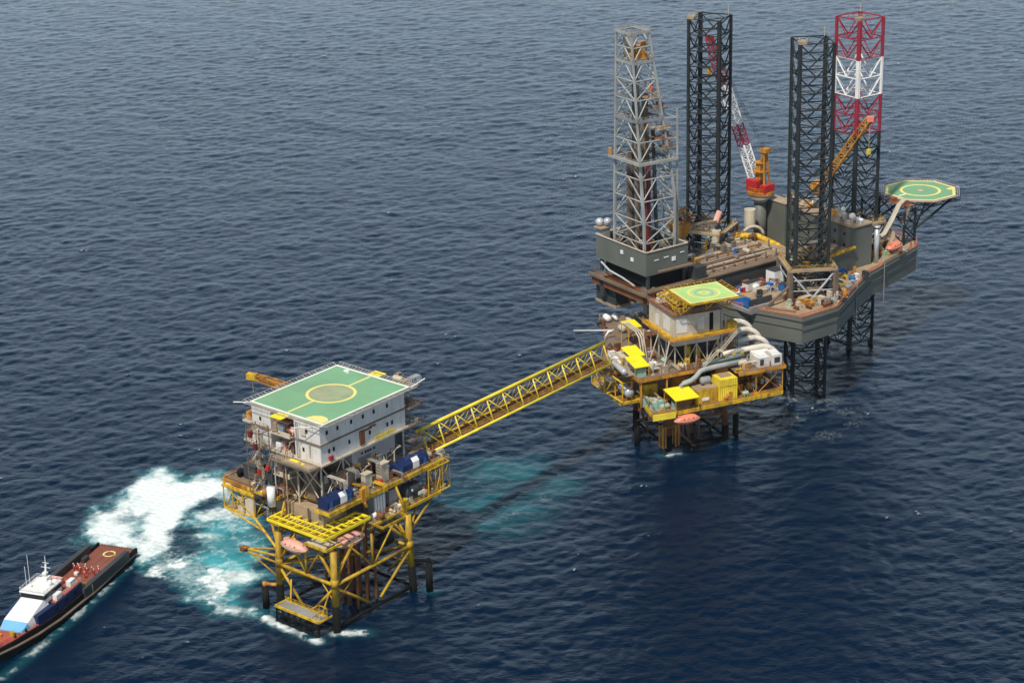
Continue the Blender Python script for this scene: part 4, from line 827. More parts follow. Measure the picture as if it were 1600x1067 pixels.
    m.build('pipe_run', 'cream', R)
    clutter(R, 21, [(-7, -3, -.5, 3, 22.5), (-3, 2, 0, 7, 22.5), (4, 8, -.4, 1.8, 22.5)], 14); clutter(R, 22, [(18, 29, -5.5, 5, 14.3), (30, 32, -5, 2, 14.3)], 18, ('green_equipment', 'white', 'cream', 'orange', 'grey')); clutter(R, 23, [(-10, -5, 9, 22, 22.5), (-2, 18, 26, 44, 22.5)], 26, ('rust', 'cream', 'dark_grey', 'deck_tan', 'white'))
    clutter(R, 24, [(18, 23, 4, 24, 22.5), (-8, 2, 9, 20, 22.5)], 20, ('cream', 'pipe_silver', 'rust', 'orange', 'yellow')); clutter(R, 25, [(5, 20, -6.6, -5.8, 14.3), (-7, -3, -6.6, 2, 14.3)], 8, ('cream', 'green_equipment', 'orange')); clutter(R, 26, [(3.5, 7, 11.5, 16, 37.15)], 5, ('white', 'cream'))
middle_platform()
lifeboat('bright coral lifeboat hanging below the yellow canopy on the front of the middle platform', 2, 1.4, -7.8, 11.8, 0, 7.4)
# ---------------------------------------------------------------- jack-up drilling rig
P3 = thing('jack_up_rig', 'large grey three-legged jack-up drilling rig with green octagonal helideck at its right end', 'drilling rig', 3, 0, 0)
def rig_leg(R, cx, cy, rz, ztop, bands=None, label=None):
    L = bpy.data.objects.new('rig_leg', None); col.objects.link(L); L.parent = R; L.location = (cx, cy, 0); L.rotation_euler = (0, 0, rz)
    if label: L['label'] = label
    w = 9.3/2; C = [(-w, -w), (w, -w), (w, w), (-w, w)]; bay = 4.6
    segs = bands or [(-8, ztop, 'leg_dark')]
    for z0, z1, mat in segs:
        for x, y in C:
            m = MB(); m.cyl(x, y, z0, z1, .5, 10); a = atan2(y, x)
            m.cbox((x, y, z0), .16, 1.35, z1-z0, a)          # toothed rack plate
            m.build('leg_chord', mat, L)
        m = MB(); n = max(1, round((z1-z0)/bay)); h = (z1-z0)/n
        for k in range(n+1):
            z = z0+k*h
            for i in range(4):
                (a, b), (c, d) = C[i], C[(i+1) % 4]; mx, my = (a+c)/2, (b+d)/2
                m.tube((a, b, z), (c, d, z), .19, 5)
                if k < n: m.tube((a, b, z+h), (mx, my, z), .2, 5).tube((c, d, z+h), (mx, my, z), .2, 5)
                (e, f) = C[(i+2) % 4]; m.tube((mx, my, z), ((c+e)/2, (d+f)/2, z), .13, 4)
        m.build('lattice_bracing', mat, L)
    MB().cbox((-w+.6, -w+.6, ztop), 2.2, 2.0, .8).build('leg_top_platform', 'deck_tan', L)
    MB().rail([(-w, -w), (-w+2, -w), (-w+2, -w+2), (-w, -w+2)], ztop, 1.4, 1, True).cyl(w-.6, w-.6, ztop, ztop+2.6, .12, 5).build('top_rail', 'cream', L)
    return L
def rig():
    R = P3
    axA, axB, axC = (.5, 21.5), (.5, -21.5), (37.5, -1)
    rig_leg(R, *axA, radians(-26.5-34.5), 101.0, None, 'dark rear leg, left of the three'); rig_leg(R, *axB, radians(5.5-34.5), 101.5, None, 'dark nearest leg, middle of the three')
    rig_leg(R, *axC, radians(.5), 99.5, [(-8, 66, 'leg_dark'), (66.05, 77, 'leg_red'), (77.05, 88, 'white'), (88.05, 99.5, 'leg_red')], 'right leg with red and white bands at its top')
    hull = [(-23.4, -16.4), (-15.2, -36.8), (-1.7, -36.4), (12, -28.4), (26, -20.6), (53, -12.2), (57, -8), (57, 8), (53, 12.2), (26, 20.6), (12, 28.4), (-1.7, 36.4), (-15.2, 36.8), (-23.4, 16.4)]
    H = MB().prism(hull, 22.5, 29.9).build('hull', 'hull_grey', R)
    n = len(hull)
    def off(k):
        return [(x*(1+k/60)+0, y*(1+k/34)) for x, y in hull]
    m = MB(); o = off(.35)
    for i in range(n): p, q = o[i], o[(i+1) % n]; m.beam((*p, 29.2), (*q, 29.2), .3, .45); m.beam((*p, 26.9), (*q, 26.9), .12, .3)
    m.build('rubbing_strake', 'hull_grey', H)
    ins = [(x*.985, y*.975) for x, y in hull]; MB().prism(ins, 29.9, 30.0).build('main_deck', 'deck_tan', R)
    m = MB(); r = [(x*.96, y*.94) for x, y in hull]
    for i in range(n):
        p, q, p2, q2 = hull[i], hull[(i+1) % n], r[i], r[(i+1) % n]
        m.poly([(*p, 29.93), (*q, 29.93), (*q2, 30.03), (*p2, 30.03)], [(0, 1, 2, 3)])
    m.build('deck_margin', 'deck_rust', R)
    m = MB(); m.rail(hull, 30.0, 1.1, 2.0, True, .05); m.build('railing', 'coral', R)
    for x, y in ((14, -27.2), (33, -18.7)): MB().tube((x, y-.4, 31), (x, y-.5, 19), .14, 6).build('suction_hose', 'grey', R)
    MB().box(12, 14.5, -27.6, -26.4, 23, 29.6).build('hull_ladder_recess', 'dark_grey', R)
    # jack houses round the legs
    for (cx, cy), rz in ((axA, radians(-61)), (axB, radians(-29)), (axC, radians(.5))):
        w = 6.4; c, s = cos(rz), sin(rz); g = lambda x, y: (cx+x*c-y*s, cy+x*s+y*c)
        for x, y in ((-w, -w), (w, -w), (w, w), (-w, w)): X, Y = g(x, y); MB().beam((X, Y, 30), (X, Y, 38.2), 1.3, 1.3).build('jack_house_column', 'deck_brown', R)
        m = MB(); q = [g(-w, -w), g(w, -w), g(w, w), g(-w, w)]
        for i in range(4): m.beam((*q[i], 38.5), (*q[(i+1) % 4], 38.5), 1.4, .7)
        m.build('jack_house_top', 'deck_tan', R); e = MB()
        for i in range(4):
            p, t = Vector(q[i]), Vector(q[(i+1) % 4]); md = (p+t)/2
            e.tube((p.x, p.y, 38), (md.x, md.y, 30.2), .28, 6).tube((t.x, t.y, 38), (md.x, md.y, 30.2), .28, 6)
            for z in (32.5, 35.5): e.tube((p.x, p.y, z), (t.x, t.y, z), .16, 6)
        e.build('jack_house_brace', 'pipe_silver', R)
        m = MB()
        for x, y in ((-4.65, -4.65), (4.65, -4.65), (4.65, 4.65), (-4.65, 4.65)):
            X, Y = g(x*1.18, y*1.18); m.cbox((X, Y, 30), 1.4, 1.4, 6.5, rz)
            for z in (31, 33, 35): m.cbox((X, Y, z), 1.8, 1.8, .9, rz+pi/4)
        m.build('jacking_gear', 'dark_grey', R)
        MB().rail([g(-w, -w), g(w, -w), g(w, w), g(-w, w)], 38.85, 1.0, 1.6, True).build('railing', 'yellow', R)
    # cantilever
    for y in (-8.5, 11): MB().box(-47, 4, y-.9, y+.9, 30.4, 36.2).build('cantilever_beam', 'dark_grey', R); MB().box(-47.4, 4, y-1.3, y+1.3, 36.2, 36.6).build('cantilever_flange', 'deck_brown', R)
    MB().box(-47, -44.6, -9.8, 15.6, 33.2, 35.8).box(-36, -34, -8, 11, 32, 35.6).build('cantilever_crossbeam', 'rust', R); MB().beam((-47.6, -10, 35.9), (-47.6, 16, 35.9), .5, .8).build('cantilever_edge', 'deck_brown', R)
    MB().rail([(-30, -10), (-47.3, -10), (-47.3, 15.8), (-30, 15.8)], 36.6, 1.1, 2).build('railing', 'rust', R)
    MB().box(-45.5, -38.5, 6.5, 15.5, 28.2, 33).build('hanging_cabin', 'dark_grey', R); MB().box(-45.7, -38.3, 6.3, 15.7, 27.4, 28.2).build('cabin_skirt', 'deck_tan', R)
    MB().box(-46, -42, -8, -5, 31.6, 36.5).build('winch_house', 'deck_brown', R); MB().cyl(-40, -2, 2, 33, .45, 10).cyl(-38.5, 1, 2, 33, .3, 8).build('conductor_pipes', 'rust', R)
    MB().tube((-30, 5, 31), (-30, 5, 10), .4, 8).build('drill_riser', 'maroon', R)
    # pipe deck
    MB().box(-27, 9, -7.2, 12.4, 36.2, 36.5).build('pipe_deck', 'deck_tan', R)
    m = MB()
    for i in range(9):
        x = -25.5+i*3.9
        for y in (-7, 0.5, 6.5): MB().beam((x, y, 36.5), (x, y, 38.7), .28, .28).build('pipe_rack_post', 'deck_brown', R)
    m = MB()
    for i in range(14): m.tube((-25+.1*i, -6.2+.62*i, 36.8), (5-.3*i, -6.2+.62*i, 36.8), .2, 6)
    m.build('drill_pipe_stack', 'deck_tan', R)
    m = MB()
    for i in range(10): m.beam((-26+i*3.4, -7, 36.75), (-26+i*3.4, 12, 36.75), .3, .3)
    m.build('rack_sleeper', 'cream', R); [MB().tube((-24+1.2*(k % 5), -5.8+.75*k, 37.15), (-4+1.7*(k % 6), -5.8+.75*k, 37.15), .24, 6).build('casing_pipe', ('deck_brown', 'rust', 'grey', 'cream', 'deck_tan')[k % 5], R) for k in range(18) if k % 4]; MB().rail([(-27, -7.1), (9, -7.1)], 36.5).build('railing', 'deck_brown', R)
    MB().path([(3, 12, 37.6), (8, 8, 37.4), (9.5, 1, 36), (9, -8, 34.5), (10, -12, 33.4)], .9, 12).build('ventilation_duct', 'yellow', R, smooth=True)
    m = MB(); m.path([(6+3.0*(1-cos(t)), 13-1*t, 36.5+2.8*sin(t)) for t in np.linspace(0, pi, 10)], .5, 8); m.build('hose_arch', 'cream', R, smooth=True)
    # aft port workdeck: blue bulwark tank bay
    MB().box(-21.5, -4, -22.5, -10.5, 30.05, 31.5).build('work_platform', 'deck_tan', R); MB().box(-21.9, -21.55, -23, -10.5, 30.4, 33.2).build('blue_bulwark', 'blue', R); MB().box(-21.9, -14, -23.2, -22.6, 30.2, 32.6).build('dark_bulwark', 'dark_grey', R)
    MB().box(-22.6, -14, -24.2, -23.3, 29.0, 30.9).box(-23, -22.1, -24, -9, 29.2, 30.2).build('bulwark_base', 'grey', R)
    MB().beam((-18, -25, 30.4), (-7.5, -24, 34.5), .5, .5).beam((-18, -25, 30.4), (-14, -33, 30.5), .4, .4).build('gangway', 'deck_brown', R)
    # accommodation block
    W = MB().box(23.5, 31.2, -15.4, 18.6, 30.0, 42.4).build('accommodation_block', 'hull_grey', R, bevel=.08)
    MB().box(23.2, 31.5, -15.7, 18.9, 42.4, 42.7).build('roof_deck', 'deck_tan', R); MB().rail([(23.3, 18.8), (23.3, -15.6), (31.4, -15.6)], 42.7).build('railing', 'cream', R)
    MB().box(19.2, 23.5, 8.8, 18.4, 30, 44.6).build('stair_block', 'hull_grey', R, bevel=.08); MB().box(19, 23.4, 8.6, 18.6, 44.6, 44.8).build('roof_deck', 'deck_tan', R)
    MB().box(12.0, 23.5, -16, -4, 30, 35.6).build('lower_house', 'hull_grey', R, bevel=.08); MB().box(11.8, 23.6, -16.2, -3.8, 35.6, 35.8).build('roof_deck', 'deck_tan', R); MB().rail([(11.9, -4), (11.9, -16.1), (23.5, -16.1)], 35.8).beam((11.7, -16.3, 35.9), (23.6, -16.4, 37), .9, .5).build('railing', 'yellow', R)
    for y in (-12, -8, 3, 7):
        for z in (36.6, 40): MB().box(23.38, 23.5, y-.35, y+.35, z-.4, z+.4).build('porthole', 'window', W)
    for x, y, r in ((26, -12.4, 1.0), (28.5, -6, .8), (26, -9, .6)): MB().cyl(x, y, 42.7, 44.2, .25, 8).sphere((x, y, 44.8), r, 12).build('satellite_dome', 'white', R, smooth=True)
    MB().tube((27, -2, 42.7), (27, -2, 54), .16, 5).tube((27, -2.8, 51), (27, -1.2, 51), .08, 4).tube((30, 2, 42.7), (30, 2, 50), .1, 5).build('radio_mast', 'white', R)
    MB().cyl(33, -15.5, 30, 40.6, .75, 12).cyl(33, -15.5, 40.6, 41.2, .95, 12).build('exhaust_stack', 'pipe_silver', R, smooth=True)
    # starboard sponson and escape ducts
    MB().prism([(33, -18.5), (48, -14), (48, -10), (33, -12)], 30.05, 30.9).build('boat_sponson', 'deck_tan', R); MB().rail([(33, -18.4), (44, -15.3)], 30.9).build('railing', 'cream', R)
    MB().path([(34, -14, 36.4), (38, -13.4, 37.4), (43, -11, 39.6), (48, -9, 43.2), (51, -8, 44)], .75, 4).build('escape_walkway', 'cream', R); MB().path([(34, -13.6, 36), (38, -14.2, 31.6), (42, -13, 35.6), (43, -12, 36.4)], .7, 4).build('escape_walkway', 'deck_tan', R)
    MB().box(36, 41, -11.5, -7, 30.1, 34).build('deck_house', 'deck_brown', R)
    # bow truss carrying the helideck
    hx, hy, rr = 66.2, .2, 10.9
    m = MB(); P = [(50.5, -9), (50.5, 9), (56.5, -7.6), (56.5, 7.6)]
    for x, y in P: m.beam((x, y, 30), (x, y, 40.4), .55, .55)
    for y in (-9, -7.6, 7.6, 9):
        pass
    for s in (-1, 1):
        for a, b in (((50.5, s*9), (56.5, s*7.6)),):
            m.tube((*a, 30.2), (*b, 35), .22, 6).tube((*b, 30.2), (*a, 35), .22, 6).tube((*a, 35), (*b, 40), .22, 6).tube((*b, 35), (*a, 40), .22, 6).tube((*a, 35), (*b, 35), .2, 6)
        m.tube((56.5, s*7.6, 33.6), (73, s*7, 40.2), .35, 8).tube((56.5, s*7.6, 36.6), (65, s*7.4, 40.2), .25, 6).tube((56.5, s*7.6, 33.6), (66, s*3, 40.2), .25, 6)
    for x in (50.5, 56.5): m.tube((x, -8, 31), (x, 8, 40), .22, 6).tube((x, 8, 31), (x, -8, 40), .22, 6).tube((x, -8, 35.5), (x, 8, 35.5), .2, 6)
    m.build('helideck_support', 'leg_dark', R)
    m = MB()
    for y in (-8, -4, 0, 4, 8):
        truss_row(m, (54, y, 39.4), (75, y, 39.4), 1.7, 10, .14)
    for x in (57, 63, 69, 74): truss_row(m, (x, -8.5, 39.4), (x, 8.5, 39.4), 1.7, 8, .12)
    m.build('helideck_trusswork', 'leg_dark', R)
    oct_ = [(hx+rr*cos(pi/8+k*pi/4)*1.04, hy+rr*sin(pi/8+k*pi/4)*1.04) for k in range(8)]
    d = helideck(R, 0, 0, 0, 0, 42.0, outline=oct_, circle=6.2, cx=hx, cy=hy, net=1.1, ring_w=.9, edge='line_yellow', side='coral_pale')
    MB().cbox((hx, hy, 42), 1.6, 1.6, .012).build('centre_mark', 'coral_pale', d); MB().box(hx-9, hx-6, hy-.35, hy+.35, 42.0, 42.007).build('centre_line', 'line_white', d)
    MB().cbox((hx+8.2, hy-4.5, 42), 2.2, 1.6, .01).build('name_panel', 'line_yellow', d)
    MB().box(52.5, 56, -8, 2, 41.0, 41.3).cbox((53.5, -6, 41.3), 2, 1.4, 1.4).cbox((53.8, -1, 41.3), 1.5, 1.5, 1.2).build('helideck_stairhead', 'deck_rust', R); MB().stairs((50, -8.6, 36.4), (53, -8.2, 41.3), 1.2).build('helideck_stair', 'deck_tan', R)
    # deck machinery
    pal = ('deck_brown', 'cream', 'rust', 'dark_grey', 'white', 'blue', 'deck_tan', 'orange', 'green_equipment')
    clutter(R, 31, [(-20, -5, -21.5, -11.5, 31.5)], 26, ('blue', 'white', 'red', 'cream', 'deck_rust', 'dark_grey'))
    clutter(R, 32, [(-12, -4, -33, -27, 30), (5, 11, -27, -18, 30), (-8, 8, -34, -29.5, 30), (9, 12, -26, -22, 30)], 34, pal)
    clutter(R, 33, [(-22, 8, 12.5, 17, 36.5), (-12, -8, 14, 34, 30)], 26, pal); clutter(R, 34, [(32, 50, -8, 10, 30), (34, 46, -16, -12, 30.9)], 26, pal); clutter(R, 35, [(24, 30, -14, 17, 42.7)], 16, ('cream', 'white', 'deck_tan', 'orange'))
    clutter(R, 52, [(-10, 8, 2, 12, 37.0), (-30, -22, -6, 12, 36.6)], 22, ('grey', 'cream', 'deck_brown', 'rust', 'yellow', 'deck_tan')); clutter(R, 53, [(-14, -6, -33, -24, 30), (-6, 6, -35, -29.6, 30), (7, 12, -29, -15, 30)], 26, ('deck_brown', 'dark_grey', 'grey', 'rust', 'cream')); clutter(R, 54, [(4, 22, -15, -5, 30), (-28, -20, 13, 17, 36.5), (-20, 10, 16, 30, 30)], 26, ('deck_brown', 'cream', 'grey', 'orange'))
    clutter(R, 36, [(-26, 6, -6, 11, 36.6)], 18, ('dark_grey', 'blue', 'cream', 'deck_brown', 'yellow')); clutter(R, 37, [(15, 22, -24, -17.5, 30), (10, 18, -2, 16, 30), (12, 20, -14, -6, 35.8)], 26, pal)
    MB().path([(-14, 26, 37), (-6, 24, 40), (0, 29, 40.5), (8, 28, 38)], .6, 6).build('leg_gallery_duct', 'deck_tan', R); MB().cyl(11, 15, 38, 43.4, 0.0+1.7, 12).build('mud_tank', 'cream', R)
    MB().cyl(-2.2, 14.6, 36.5, 39.6, 1.4, 14).build('bulk_tank', 'cream', R)
    MB().box(-30, -26, -9.4, -6, 36.6, 40.2).build('choke_house', 'dark_grey', R)
rig()
def loose(name, label, cat, x, y, z, rz, sz, mat, group=None):
    t = thing(name, label, cat, 3, x, y, z, rz, group); L, w, h = sz
    MB().cbox((0, 0, .12), L, w, h).build('body', mat, t, bevel=.05); MB().cbox((0, 0, 0), L*1.02, w*1.02, .12).cbox((0, 0, h+.12), L*1.02, w*1.02, .06).build('corner_frame', 'dark_grey', t)
    for s in (-1, 1):
        m = MB()
        for i in range(int(L/.5)): m.cbox((-L/2+.4+i*.5, s*(w/2+.02), .2), .12, .06, h-.15)
        m.build('side_corrugation', mat, t)
    MB().cbox((L/2+.02, 0, .2), .06, w*.8, h-.2).build('door', mat, t)
loose('cargo_container', 'tall white box unit on the rig work deck, beside the nearest leg', 'container', -4.0, -13.5, 31.5, .1, (4.6, 3.4, 3.9), 'white')
loose('cargo_container', 'low white container lying on the rig work deck above the blue bulwark', 'container', -13, -13.6, 31.5, .1, (5.6, 2.2, 2.2), 'white_wall')
loose('cargo_container', 'small blue container at the right-hand end of the rig work deck', 'container', -6.5, -19.6, 31.5, .3, (2.6, 2, 1.8), 'blue')
loose('cargo_basket', 'maroon cargo basket at the far left corner of the rig work deck', 'basket', -16, -12.2, 31.5, .1, (3.6, 1.6, 1.2), 'maroon')
loose('cargo_container', 'blue tank unit lying on the pipe deck beside the derrick', 'container', -18, 12.5, 36.6, .2, (3.0, 1.8, 1.6), 'navy')
lifeboat('coral lifeboat in its cradle on the right side deck of the jack-up rig', 3, 41.5, -14.2, 33.0, .25, 7.4)

# ---------------------------------------------------------------- derrick
def derrick():
    t = thing('drilling_derrick', 'tall silver-grey lattice derrick standing on a grey drill floor box', 'derrick', 3, -38, 4, 0)
    O = Vector((-38, 4, 0)); X = lambda x, y, z: (x-O.x, y-O.y, z)
    B = MB()
    x0, x1, y0, y1 = -45.6, -31, -7.2, 15.2; z0, z1 = 40.4, 47.2; w = .35
    B.box(x0-O.x, x0+w-O.x, y0-O.y, y1-O.y, z0, z1).box(x1-w-O.x, x1-O.x, y0-O.y, y1-O.y, z0, z1).box(x0+w-O.x, x1-w-O.x, y0-O.y, y0+w-O.y, z0, z1).box(x0+w-O.x, x1-w-O.x, y1-w-O.y, y1-O.y, z0, z1)
    B.build('wind_wall', 'hull_grey', t); MB().box(x0+w-O.x, x1-w-O.x, y0+w-O.y, y1-w-O.y, 44.0, 44.4).build('drill_floor', 'deck_rust', t)
    m = MB()
    for p, q in (((x0, y0), (x1, y0)), ((x0, y0), (x0, y1)), ((x1, y0), (x1, y1)), ((x0, y1), (x1, y1))): m.beam(X(*p, 47.3), X(*q, 47.3), .45, .22)
    m.build('wall_capping', 'cream', t)
    for p in ((x0-.1, 3.4, 44.4), (x0-.1, -1.2, 43.4)): MB().cbox(X(*p), .25, 1.1, 1.0).build('wall_light_box', 'white', t)
    MB().cbox(X(-36, y0-.1, 43.2), 1.2, .25, 1.1).build('wall_light_box', 'white', t); MB().cbox(X(-42, y0-.08, 44.4), 1.6, .12, .25).cbox(X(-38.6, y0-.08, 44.6), 1.6, .12, .25).cbox(X(-33, y0-.08, 44.9), 1.4, .12, .25).build('wall_sign', 'white', t)
    MB().box(-44-O.x, -32-O.x, -6-O.y, 13-O.y, 36.6, 40.4).build('substructure', 'black', t)
    for x in (-44.5, -32):
        for y in (-6.6, 14): MB().beam(X(x, y, 36.6), X(x, y, 40.4), .8, .8).build('substructure_leg', 'dark_grey', t)
    m = MB(); MB().beam(X(-42, y0-.9, 41.3), X(-30, y0-1, 41.3), 1.2, .5).build('side_gangway', 'deck_brown', t)
    m = MB(); m.path([X(-46.3, 12, 40), X(-46.6, 8, 38.6), X(-46.6, 2, 38), X(-46.2, -3, 36.8)], .28, 8); m.build('flow_line', 'pipe_silver', t)
    # mast
    base = [(-43.8, -4.2), (-33.2, -4.2), (-33.2, 9.0), (-43.8, 9.0)]; top = [(-42.9, 2.4), (-37.0, 2.4), (-37.0, 8.8), (-42.9, 8.8)]
    Z0, Z1 = 44.4, 105.5
    def P(i, z):
        s = (z-Z0)/(Z1-Z0); s = max(0, (s-.28)/.72) if i in (1,) else max(0, (s-.15)/.85)
        return Vector(X(base[i][0]+(top[i][0]-base[i][0])*s, base[i][1]+(top[i][1]-base[i][1])*s, z))
    zs = [44.4, 48.6, 54.5, 60.3, 66.2, 70.8, 76.3, 82, 87.6, 92.8, 97.6, 101.6, 105.5]
    for i in range(4):
        m = MB()
        for a, b in zip(zs, zs[1:]): m.beam(P(i, a), P(i, b), .62 if a < 70 else .5, .62 if a < 70 else .5)
        m.build('mast_leg', 'derrick_grey', t)
    for a, b in zip(zs, zs[1:]):
        m = MB()
        for i in range(4):
            j = (i+1) % 4; pa, pb, qa, qb = P(i, a), P(i, b), P(j, a), P(j, b); r = .19
            m.tube(pb, qb, r, 5)
            if zs.index(a) in (1, 8): m.tube(pa, qb, r, 5).tube(qa, pb, r, 5)
            else: mid = (pb+qb)/2; m.tube(pa, mid, r, 5).tube(qa, mid, r, 5)
        m.build('mast_bracing', 'derrick_grey', t)
    g = MB()
    def gallery(z, k, mat='cream'):
        c = [P(i, z) for i in range(4)]; ce = sum(c, Vector())/4; o = [ce+(p-ce)*(1+k) for p in c]
        m = MB()
        for i in range(4):
            p, q, a, b = c[i], c[(i+1) % 4], o[i], o[(i+1) % 4]
            m.poly([(p.x, p.y, z), (q.x, q.y, z), (b.x, b.y, z), (a.x, a.y, z), (p.x, p.y, z-.18), (q.x, q.y, z-.18), (b.x, b.y, z-.18), (a.x, a.y, z-.18)], [(0, 1, 2, 3), (7, 6, 5, 4), (3, 2, 6, 7), (0, 4, 5, 1), (0, 3, 7, 4), (1, 5, 6, 2)])
            m.beam((a.x, a.y, z), (b.x, b.y, z), .22, .7)
        m.build('mast_gallery', mat, t); MB().rail([(p.x, p.y) for p in o], z, 1.1, 1.4, True, .05).build('gallery_rail', 'derrick_grey', t)
    gallery(70.8, .26, 'derrick_grey'); gallery(97.6, .05, 'derrick_grey'); gallery(82.0, .06, 'grey'); gallery(105.5, .12, 'derrick_grey')
    c = P(0, 101)*.5+P(2, 101)*.5
    MB().cbox((c.x+.6, c.y-1.6, 98), 4.2, 3.2, 1.7).cbox((c.x+.8, c.y-1.2, 99.7), 3, 2.4, 1.8).cyl(c.x+2, c.y-1.6, 99, 102.6, .8, 10).cyl(c.x-.8, c.y-1.4, 99, 102.2, .6, 10).build('crown_block', 'orange', t, bevel=.1); MB().cbox((c.x, c.y, 98), 4.2, 3.6, .3).cbox((c.x, c.y+1.8, 98), 4, .3, 6.5).build('crown_backing', 'derrick_grey', t)
    MB().beam(X(-38.6, .5, 44.4), X(-38.6, .5, 69), .9, .9).build('kelly_mast', 'maroon', t); MB().beam(X(-36, 4, 44.4), X(-36.4, 5, 88), 1.4, 1.4).build('drill_string_stand', 'deck_brown', t)
    for q, zt, mt in (((-40.5, 4.5), 96, 'dark_grey'), ((-37.6, 6.5), 92, 'grey'), ((-41.8, 1.5), 80, 'deck_brown'), ((-35, 1.2), 78, 'dark_grey')): MB().beam(X(*q, 44.4), X(q[0]*.85-.15*39, q[1]*.7+1.5, zt), .75, .75).build('mast_guide_column', mt, t)
    m = MB()
    for i in range(16): m.tube(X(-42+.35*(i % 8), 5+.7*(i//8), 44.4), X(-42+.35*(i % 8), 5+.7*(i//8), 72), .12, 5)
    m.build('racked_pipes', 'deck_brown', t)
    m = MB()
    for y in (-3.5, 2.5): m.tube(X(-31.6, y, 44.4), X(-31.8, y, 84.5), .3, 6)
    for z in zs[1:9]:
        if z < 84: m.tube(X(-31.6, -3.5, z), X(-31.6, 2.5, z), .14, 5); e = P(1, z); m.tube(X(-31.6, -3.5, z), e, .14, 5)
    m.build('stabbing_frame', 'derrick_grey', t)
    for z, x, y, mt in ((84.5, -35.5, 1.5, 'deck_brown'), (79, -35, 0, 'deck_tan'), (76.2, -34.5, 0, 'deck_rust'), (73.6, -34, -1, 'deck_brown'), (87.2, -36.4, 2, 'deck_tan')): MB().cbox(X(x, y, z), 4.6, 4.6, .2).cbox(X(x+.6, y-1, z+.2), 1.3, 1.2, 1.5).cbox(X(x-1.2, y-1.4, z+.2), 1, 1.6, .8).rail([X(x+2.3, y-2.3, 0)[:2], X(x+2.3, y+2.3, 0)[:2]], z+.2, 1.1, 1).build('monkey_board', mt, t)
    MB().cbox(X(-36.8, 1.5, 89), .9, .9, 2.2).build('cable_reel', 'coral', t); MB().cyl(*X(-44.4, 9.9, 44)[:2], 71, 73, .5, 8).build('hose_reel', 'orange', t)
    MB().cbox(X(-44.2, 13.6, 44.4), 2.6, 2.6, 4.8).build('mud_cabin', 'grey', t); m = MB(); m.cbox(X(-44.4, 13.8, 49.2), 3.6, 3.4, .35); m.build('cabin_deck', 'deck_tan', t); MB().sphere(X(-44.8, 14.6, 50.7), 1.2, 10).sphere(X(-43.6, 12.6, 51.1), 1.1, 10).build('air_drum', 'pipe_silver', t, smooth=True)
    clutter(t, 41, [(-6.5, 5, -9, 9, 44.4)], 22, ('grey', 'cream', 'deck_brown', 'dark_grey', 'yellow'))
derrick()

# ---------------------------------------------------------------- rig cranes
def main_crane():
    t = thing('pedestal_crane', 'red and yellow rig crane with tall red-and-white boom between two dark legs', 'crane', 3, 17, 17.3, 30, 0, None)
    MB().cyl(0, 0, 0, 14, 1.9, 18).build('pedestal', 'hull_grey', t, smooth=True); MB().cyl(0, 0, 14, 16.2, 1.9, 18, 3.6).cyl(0, 0, 16.2, 16.6, 3.7, 18).build('pedestal_head', 'grey', t, smooth=True)
    a = radians(110); d = Vector((cos(a), sin(a), 0)); n = Vector((-d.y, d.x, 0))
    # boom rises towards the upper left of the picture
    tip = Vector((-2.6, 20.9, 60)); d = Vector((tip.x, tip.y, 0)).normalized(); n = Vector((-d.y, d.x, 0)); rz = atan2(d.y, d.x)
    MB().cyl(0, 0, 16.6, 17.6, 4.0, 18).build('slew_ring', 'orange', t); MB().cbox(tuple(d*1.0+n*2.2+Vector((0, 0, 17.6))), 4.2, 1.6, 3.4, rz).cbox(tuple(d*2.0-n*2.2+Vector((0, 0, 17.6))), 2.8, 1.8, 2.8, rz).cbox(tuple(-d*2.6+Vector((0, 0, 17.6))), 2.2, 4.4, 2.2, rz).build('machinery_house', 'red', t, bevel=.08)
    MB().rail([(3.6*cos(q), 3.6*sin(q)) for q in np.linspace(0, 5.6, 9)], 17.6, 1.2, 1).build('walkway_rail', 'yellow', t); MB().cyl(0, 0, 26, 26.3, 1.9, 10).cyl(0, 0, 23.4, 23.7, 2.4, 10).build('gantry_platform', 'orange', t); MB().cbox(tuple(d*2.6-n*2.4+Vector((0, 0, 19.4))), 1.8, 1.6, 1.5, rz).build('cab_window', 'window', t)
    m = MB(); ap = -d*1.6+Vector((0, 0, 30))
    for s in (-1.2, 1.2): m.beam(d*1.2+n*s+Vector((0, 0, 17.6)), ap+n*s*.5, .5, .5).beam(-d*2.6+n*s+Vector((0, 0, 17.6)), ap+n*s*.5, .45, .45)
    m.cbox(tuple(ap-Vector((0, 0, .6))), 2.4, 2.4, 1.2, rz); m.cbox((0, 0, 21), 1.8, 2.6, 5.4, rz); m.build('gantry', 'orange', t)
    foot = d*2.5+Vector((0, 0, 21)); 
    for a, b, mt in ((0, .23, 'white'), (.23, .38, 'leg_red'), (.38, .66, 'white'), (.66, .9, 'leg_red'), (.9, 1, 'leg_red')):
        m = MB(); p = foot+(tip-foot)*a; q = foot+(tip-foot)*b; w_ = 2.6 if b < .95 else 1.8; lattice_boom(m, p, q, w_, w_*.85, max(2, round((b-a)*26)), .2, 1); m.build('boom_section', mt, t)
    MB().cbox(tuple(tip-Vector((0, 0, .6))), 2.2, 1.2, 1.4, rz).build('boom_head', 'red', t)
    m = MB()
    for s in (-.7, 0, .7): m.tube(ap+n*s, tip+n*s*.5, .06, 4)
    m.tube(tip, tip-Vector((0, 0, 9)), .06, 4); m.build('boom_stays', 'dark_grey', t); MB().cbox(tuple(tip-Vector((0, 0, 11))), .9, .9, 2).build('hook_block', 'yellow', t)
main_crane()
